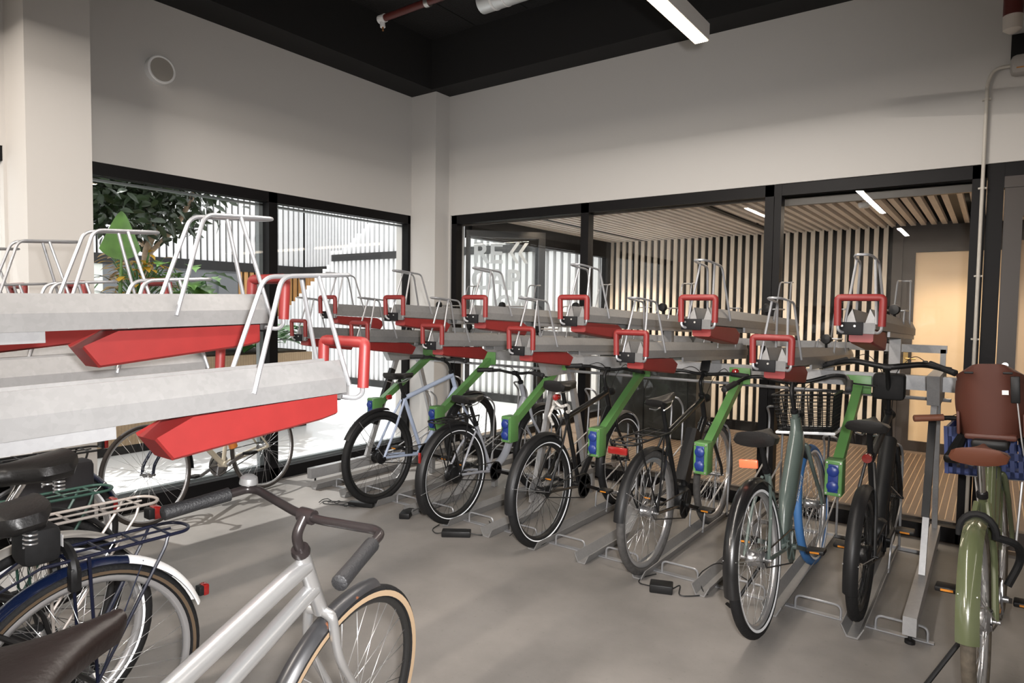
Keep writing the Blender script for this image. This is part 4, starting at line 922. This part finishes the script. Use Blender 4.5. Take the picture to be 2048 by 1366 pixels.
# ------------------------------------------------------------------ wall and ceiling fittings
spk = empty('round_wall_speaker',(0,-2.765,3.178),'round white loudspeaker high on the left wall','speaker')
B().lathe([(.0,.0),(.098,.0),(.098,.055),(.092,.06),(.082,.058),(.082,.052)],(0.001,0,0),(1,0,0),40).build('housing', mWhite, spk)
B().lathe([(.0,.0),(.082,.0),(.082,.004),(0,.006)],(.052,0,0),(1,0,0),40).build('grille', mat('grey_grille',(.33,.31,.28),.7), spk)
lampx, lampz = 3.63, 2.92
mLamp = emit('lamp_diffuser',(1,.80,.58),9)
lp = empty('linear_pendant_lamp',(lampx,-3.485,lampz),'long white linear pendant lamp hanging over the aisle','lamp')
B().box((-.04,-1.785,0),(.04,1.785,.085)).build('lamp_housing', mat('white_lamp_housing',(.62,.60,.58),.4), lp, smooth=False)
B().box((-.034,-1.78,-.004),(.034,1.78,.0)).build('diffuser', mLamp, lp, smooth=False)
for y in (-1.5,0,1.5): B().tube([(0,y,.085),(0,y,H2-lampz)],.0012,4).build('suspension_wire', mSpk, lp)
mPipe = mat('dark_red_pipe',(.10,.022,.018),.4)
sp1 = empty('sprinkler_pipe',(.72,-1.28,3.9),'dark red sprinkler pipe with white end cap under the black ceiling','pipe')
B().tube([(.02,0,.0),(2.4,-.02,.0)],.028,14).build('pipe', mPipe, sp1)
B().tube([(-.03,0,-.0),(.04,0,0)],.034,14).tube([(0,0,0),(.01,0,-.07)],.022,10).build('end_cap', mWhite, sp1)
B().lathe([(.036,-.02),(.036,.02)],(.52,0,0),(1,0,0),16).tube([(.52,0,.03),(.52,0,.25)],.006).build('pipe_clamp', mBolt, sp1)
B().tube([(.01,0,-.06),(.012,0,-.10)],.008,8).build('sprinkler_head', mat('brass',(.5,.25,.1),.35,.8), sp1)
dc = empty('ventilation_duct',(1.55,-.98,3.93),'round silver ventilation duct under the black ceiling','duct')
B().tube([(0,0,0),(3.2,-.02,0)],.085,24).build('duct_body', mat('duct_sheet_metal',(.62,.64,.65),.4,.5), dc)
B().lathe([(.0,.0),(.088,.0),(.088,.02),(.0,.02)],(.12,0,0),(1,0,0),24).lathe([(.088,-.006),(.088,.006)],(.24,0,0),(1,0,0),24).build('duct_collar', mWhite, dc)
rp = empty('riser_pipe',(4.95,-.20,3.2),'dark red vertical pipe with white lower end at top right','pipe')
B().tube([(0,0,.07),(0,0,.95)],.05,18).build('pipe', mPipe, rp)
B().tube([(0,0,-.03),(0,0,-.01),(0,0,.07)],[.02,.047,.05],18).build('end_cap', mat('off_white_pvc',(.6,.55,.5),.5), rp)
bx_ = empty('wall_box',(5.08,0,3.02),'small grey wall box under the red pipe at top right','electrical box')
B().cbox((0,-.05,0),(.26,.10,.12),bev=.03).build('housing', mat('box_grey',(.34,.32,.30),.5), bx_)
B().box((-.10,-.102,-.03),(.02,-.1005,-.022)).build('label_stripe', mat('orange_strip',(.45,.20,.06),.5), bx_, smooth=False)
B().box((-.13,-.02,.05),(.06,-.002,.20)).build('mounting_plate', mBlkPl, bx_, smooth=False)
cdp = empty('cable_conduit',(4.84,-.03,0.0),'thin grey conduit running down the right wall beside the door frame','conduit')
mCon = mat('conduit_plastic',(.50,.47,.42),.45)
B().tube(fillet([(0,0,0),(0,0,2.95),(.03,-.0,3.03),(.14,0,3.03)],.06,6),.0105,12).build('conduit_pipe', mCon, cdp)
for z in (1.35,1.75,2.3,2.85): B().lathe([(.014,-.006),(.014,.006)],(0,0,z),(0,0,1),14).box((-.022,.0,z-.005),(.022,.028,z+.005)).build('conduit_clip', mCon, cdp)
# corridor fittings
lk = empty('locker_cabinet',(1.62,2.1,0),'dark grey two door locker with notices behind the glass','locker')
B().box((-.60,0,0),(.62,.5,1.08)).build('carcass', mat('dark_grey_locker',(.012,.013,.012),.35,noise=.3,scale=5), lk, smooth=False)
for a,c in ((-.59,-.02),(.0,.52)): B().box((a,-.02,.03),(c,-.001,1.06)).build('door', mat('dark_locker_door',(.014,.016,.015),.35,noise=.3,scale=5) if 'dark_locker_door' not in bpy.data.materials else bpy.data.materials['dark_locker_door'], lk, smooth=False)
for x in (-.06,.33): B().box((x,-.024,.80),(x+.13,-.021,.98)).build('notice', mat('notice_paper',(.6,.58,.48),.7) if 'notice_paper' not in bpy.data.materials else bpy.data.materials['notice_paper'], lk, smooth=False)
B().box((.33,-.0255,.80),(.46,-.0245,.835)).build('notice_band', mat('blue_band',(.03,.07,.3),.6), lk, smooth=False)
sd_ = empty('smoke_detector',(3.98,1.35,ZCC-.03),'white smoke detector on the slatted corridor ceiling','smoke detector')
B().lathe([(.05,0),(.05,-.02),(.035,-.045),(.0,-.045)],(0,0,0),(0,0,1),24).build('housing', mWhite, sd_)
mSpot = emit('spot_glow',(1,.82,.6),25)
for i,(x,y,lb_) in enumerate([(2.756,2.37,'bright ceiling spot left of the wide second post behind the glass'),(2.756,.68,'small ceiling spot in the dark track, middle pane near the glass'),(.97,2.6,'small ceiling spot above the palest slats'),(1.05,.59,'small ceiling spot above the glass lettering'),(4.622,.78,'ceiling spot nearest the conduit in the right hand track'),(4.622,2.58,'farther ceiling spot in the right hand track over the tan door')]):
    e = empty('ceiling_spotlight',(x,y,ZCC-.03),lb_,'spotlight','corridor spotlights')
    B().lathe([(.0,.0),(.026,.0),(.03,.02)],(0,0,0.0),(0,0,1),16).build('lens', mSpot, e); B().lathe([(.04,.0),(.045,.03),(.032,.03),(.03,.0)],(0,0,.0),(0,0,1),16).build('ring', mBlkPl, e)
# ------------------------------------------------------------------ lights
def light(name, kind, loc, energy, col=(1,1,1), **k):
    d = bpy.data.lights.new(name, kind); d.energy = energy; d.color = col
    o = bpy.data.objects.new(name, d); link(o); o.location = loc
    for a,v in k.items():
        if a=='aim': o.rotation_euler = (V(v)-V(loc)).to_track_quat('-Z','Y').to_euler()
        else: setattr(d,a,v)
    return o
# the camera's own flash, a little right of and above the lens
light('camera_flash','AREA',(5.02,-5.10,1.60),52,(1.0,.98,.97),shape='DISK',size=.10,spread=RD(104),aim=(2.6,-2.2,.45))
# seen pendant, unseen strips behind and to the rear, and an added left fill
light('pendant_lamp_light','AREA',(lampx,-3.485,lampz-.01),53,(1,.93,.86),shape='RECTANGLE',size=.07,size_y=3.56)
light('pendant_lamp_light_behind','AREA',(lampx,-7.85,lampz-.01),32,(1,.90,.80),shape='RECTANGLE',size=.07,size_y=1.3)
light('pendant_lamp_light_rear','AREA',(6.6,-4.9,lampz-.01),15,(1,.90,.80),shape='RECTANGLE',size=.07,size_y=6.4)
light('pendant_lamp_light_left_fill','AREA',(1.7,-6.2,3.15),110,(1,.90,.80),shape='RECTANGLE',size=.07,size_y=1.6)  # added fill that brightens the left wall, no fixture there
for (x,y,e_) in ((2.756,2.37,95),(2.756,.68,20),(.97,2.6,130),(1.05,.59,12),(4.622,.78,20),(4.622,2.58,60),(6.2,1.6,25)):
    light('corridor_spot','SPOT',(x,y,ZCC-.05),e_,(1,.80,.58),spot_size=RD(110),spot_blend=.6,shadow_soft_size=.03,aim=(x,y,0))
light('corridor_glow','AREA',(3.6,1.6,ZCC-.06),80,(1,.84,.68),shape='RECTANGLE',size=5.5,size_y=.3,aim=(3.6,1.6,0))  # added broad fill under the corridor ceiling, without a fixture
# sideways emission of these strips is raised to brighten the walls
for o in bpy.data.objects:
    if o.type == 'LIGHT' and o.name.startswith('pendant_lamp_light'):
        d = o.data; d.use_nodes = True; nt = d.node_tree; em = nt.nodes['Emission']
        ge = nt.nodes.new('ShaderNodeNewGeometry'); dt = nt.nodes.new('ShaderNodeVectorMath'); dt.operation = 'DOT_PRODUCT'
        nt.links.new(ge.outputs['Normal'], dt.inputs[0]); nt.links.new(ge.outputs['Incoming'], dt.inputs[1])
        ab = nt.nodes.new('ShaderNodeMath'); ab.operation = 'ABSOLUTE'; nt.links.new(dt.outputs['Value'], ab.inputs[0])
        ad = nt.nodes.new('ShaderNodeMath'); ad.operation = 'ADD'; ad.inputs[1].default_value = .06; nt.links.new(ab.outputs[0], ad.inputs[0])
        dv = nt.nodes.new('ShaderNodeMath'); dv.operation = 'DIVIDE'; dv.inputs[0].default_value = 1.0; nt.links.new(ad.outputs[0], dv.inputs[1])
        nt.links.new(dv.outputs[0], em.inputs['Strength'])
sun = light('sun','SUN',(0,0,8),4.5,(1,.98,.95),angle=RD(.6)); sun.rotation_euler = V((.42,.10,-.90)).to_track_quat('-Z','Y').to_euler()
w = bpy.data.worlds.new('sky'); SC.world = w; w.use_nodes = True
bg = w.node_tree.nodes['Background']; bg.inputs['Color'].default_value = (.97,.98,1,1); bg.inputs['Strength'].default_value = 2.0
vs = SC.view_settings; vs.view_transform = 'Standard'; vs.look = 'None'; vs.exposure = 0.18; vs.gamma = 1; vs.use_curve_mapping = False
SC.cycles.use_denoising = True
SC.cycles.sample_clamp_indirect = 6
SC.cycles.max_bounces = 8; SC.cycles.transparent_max_bounces = 16
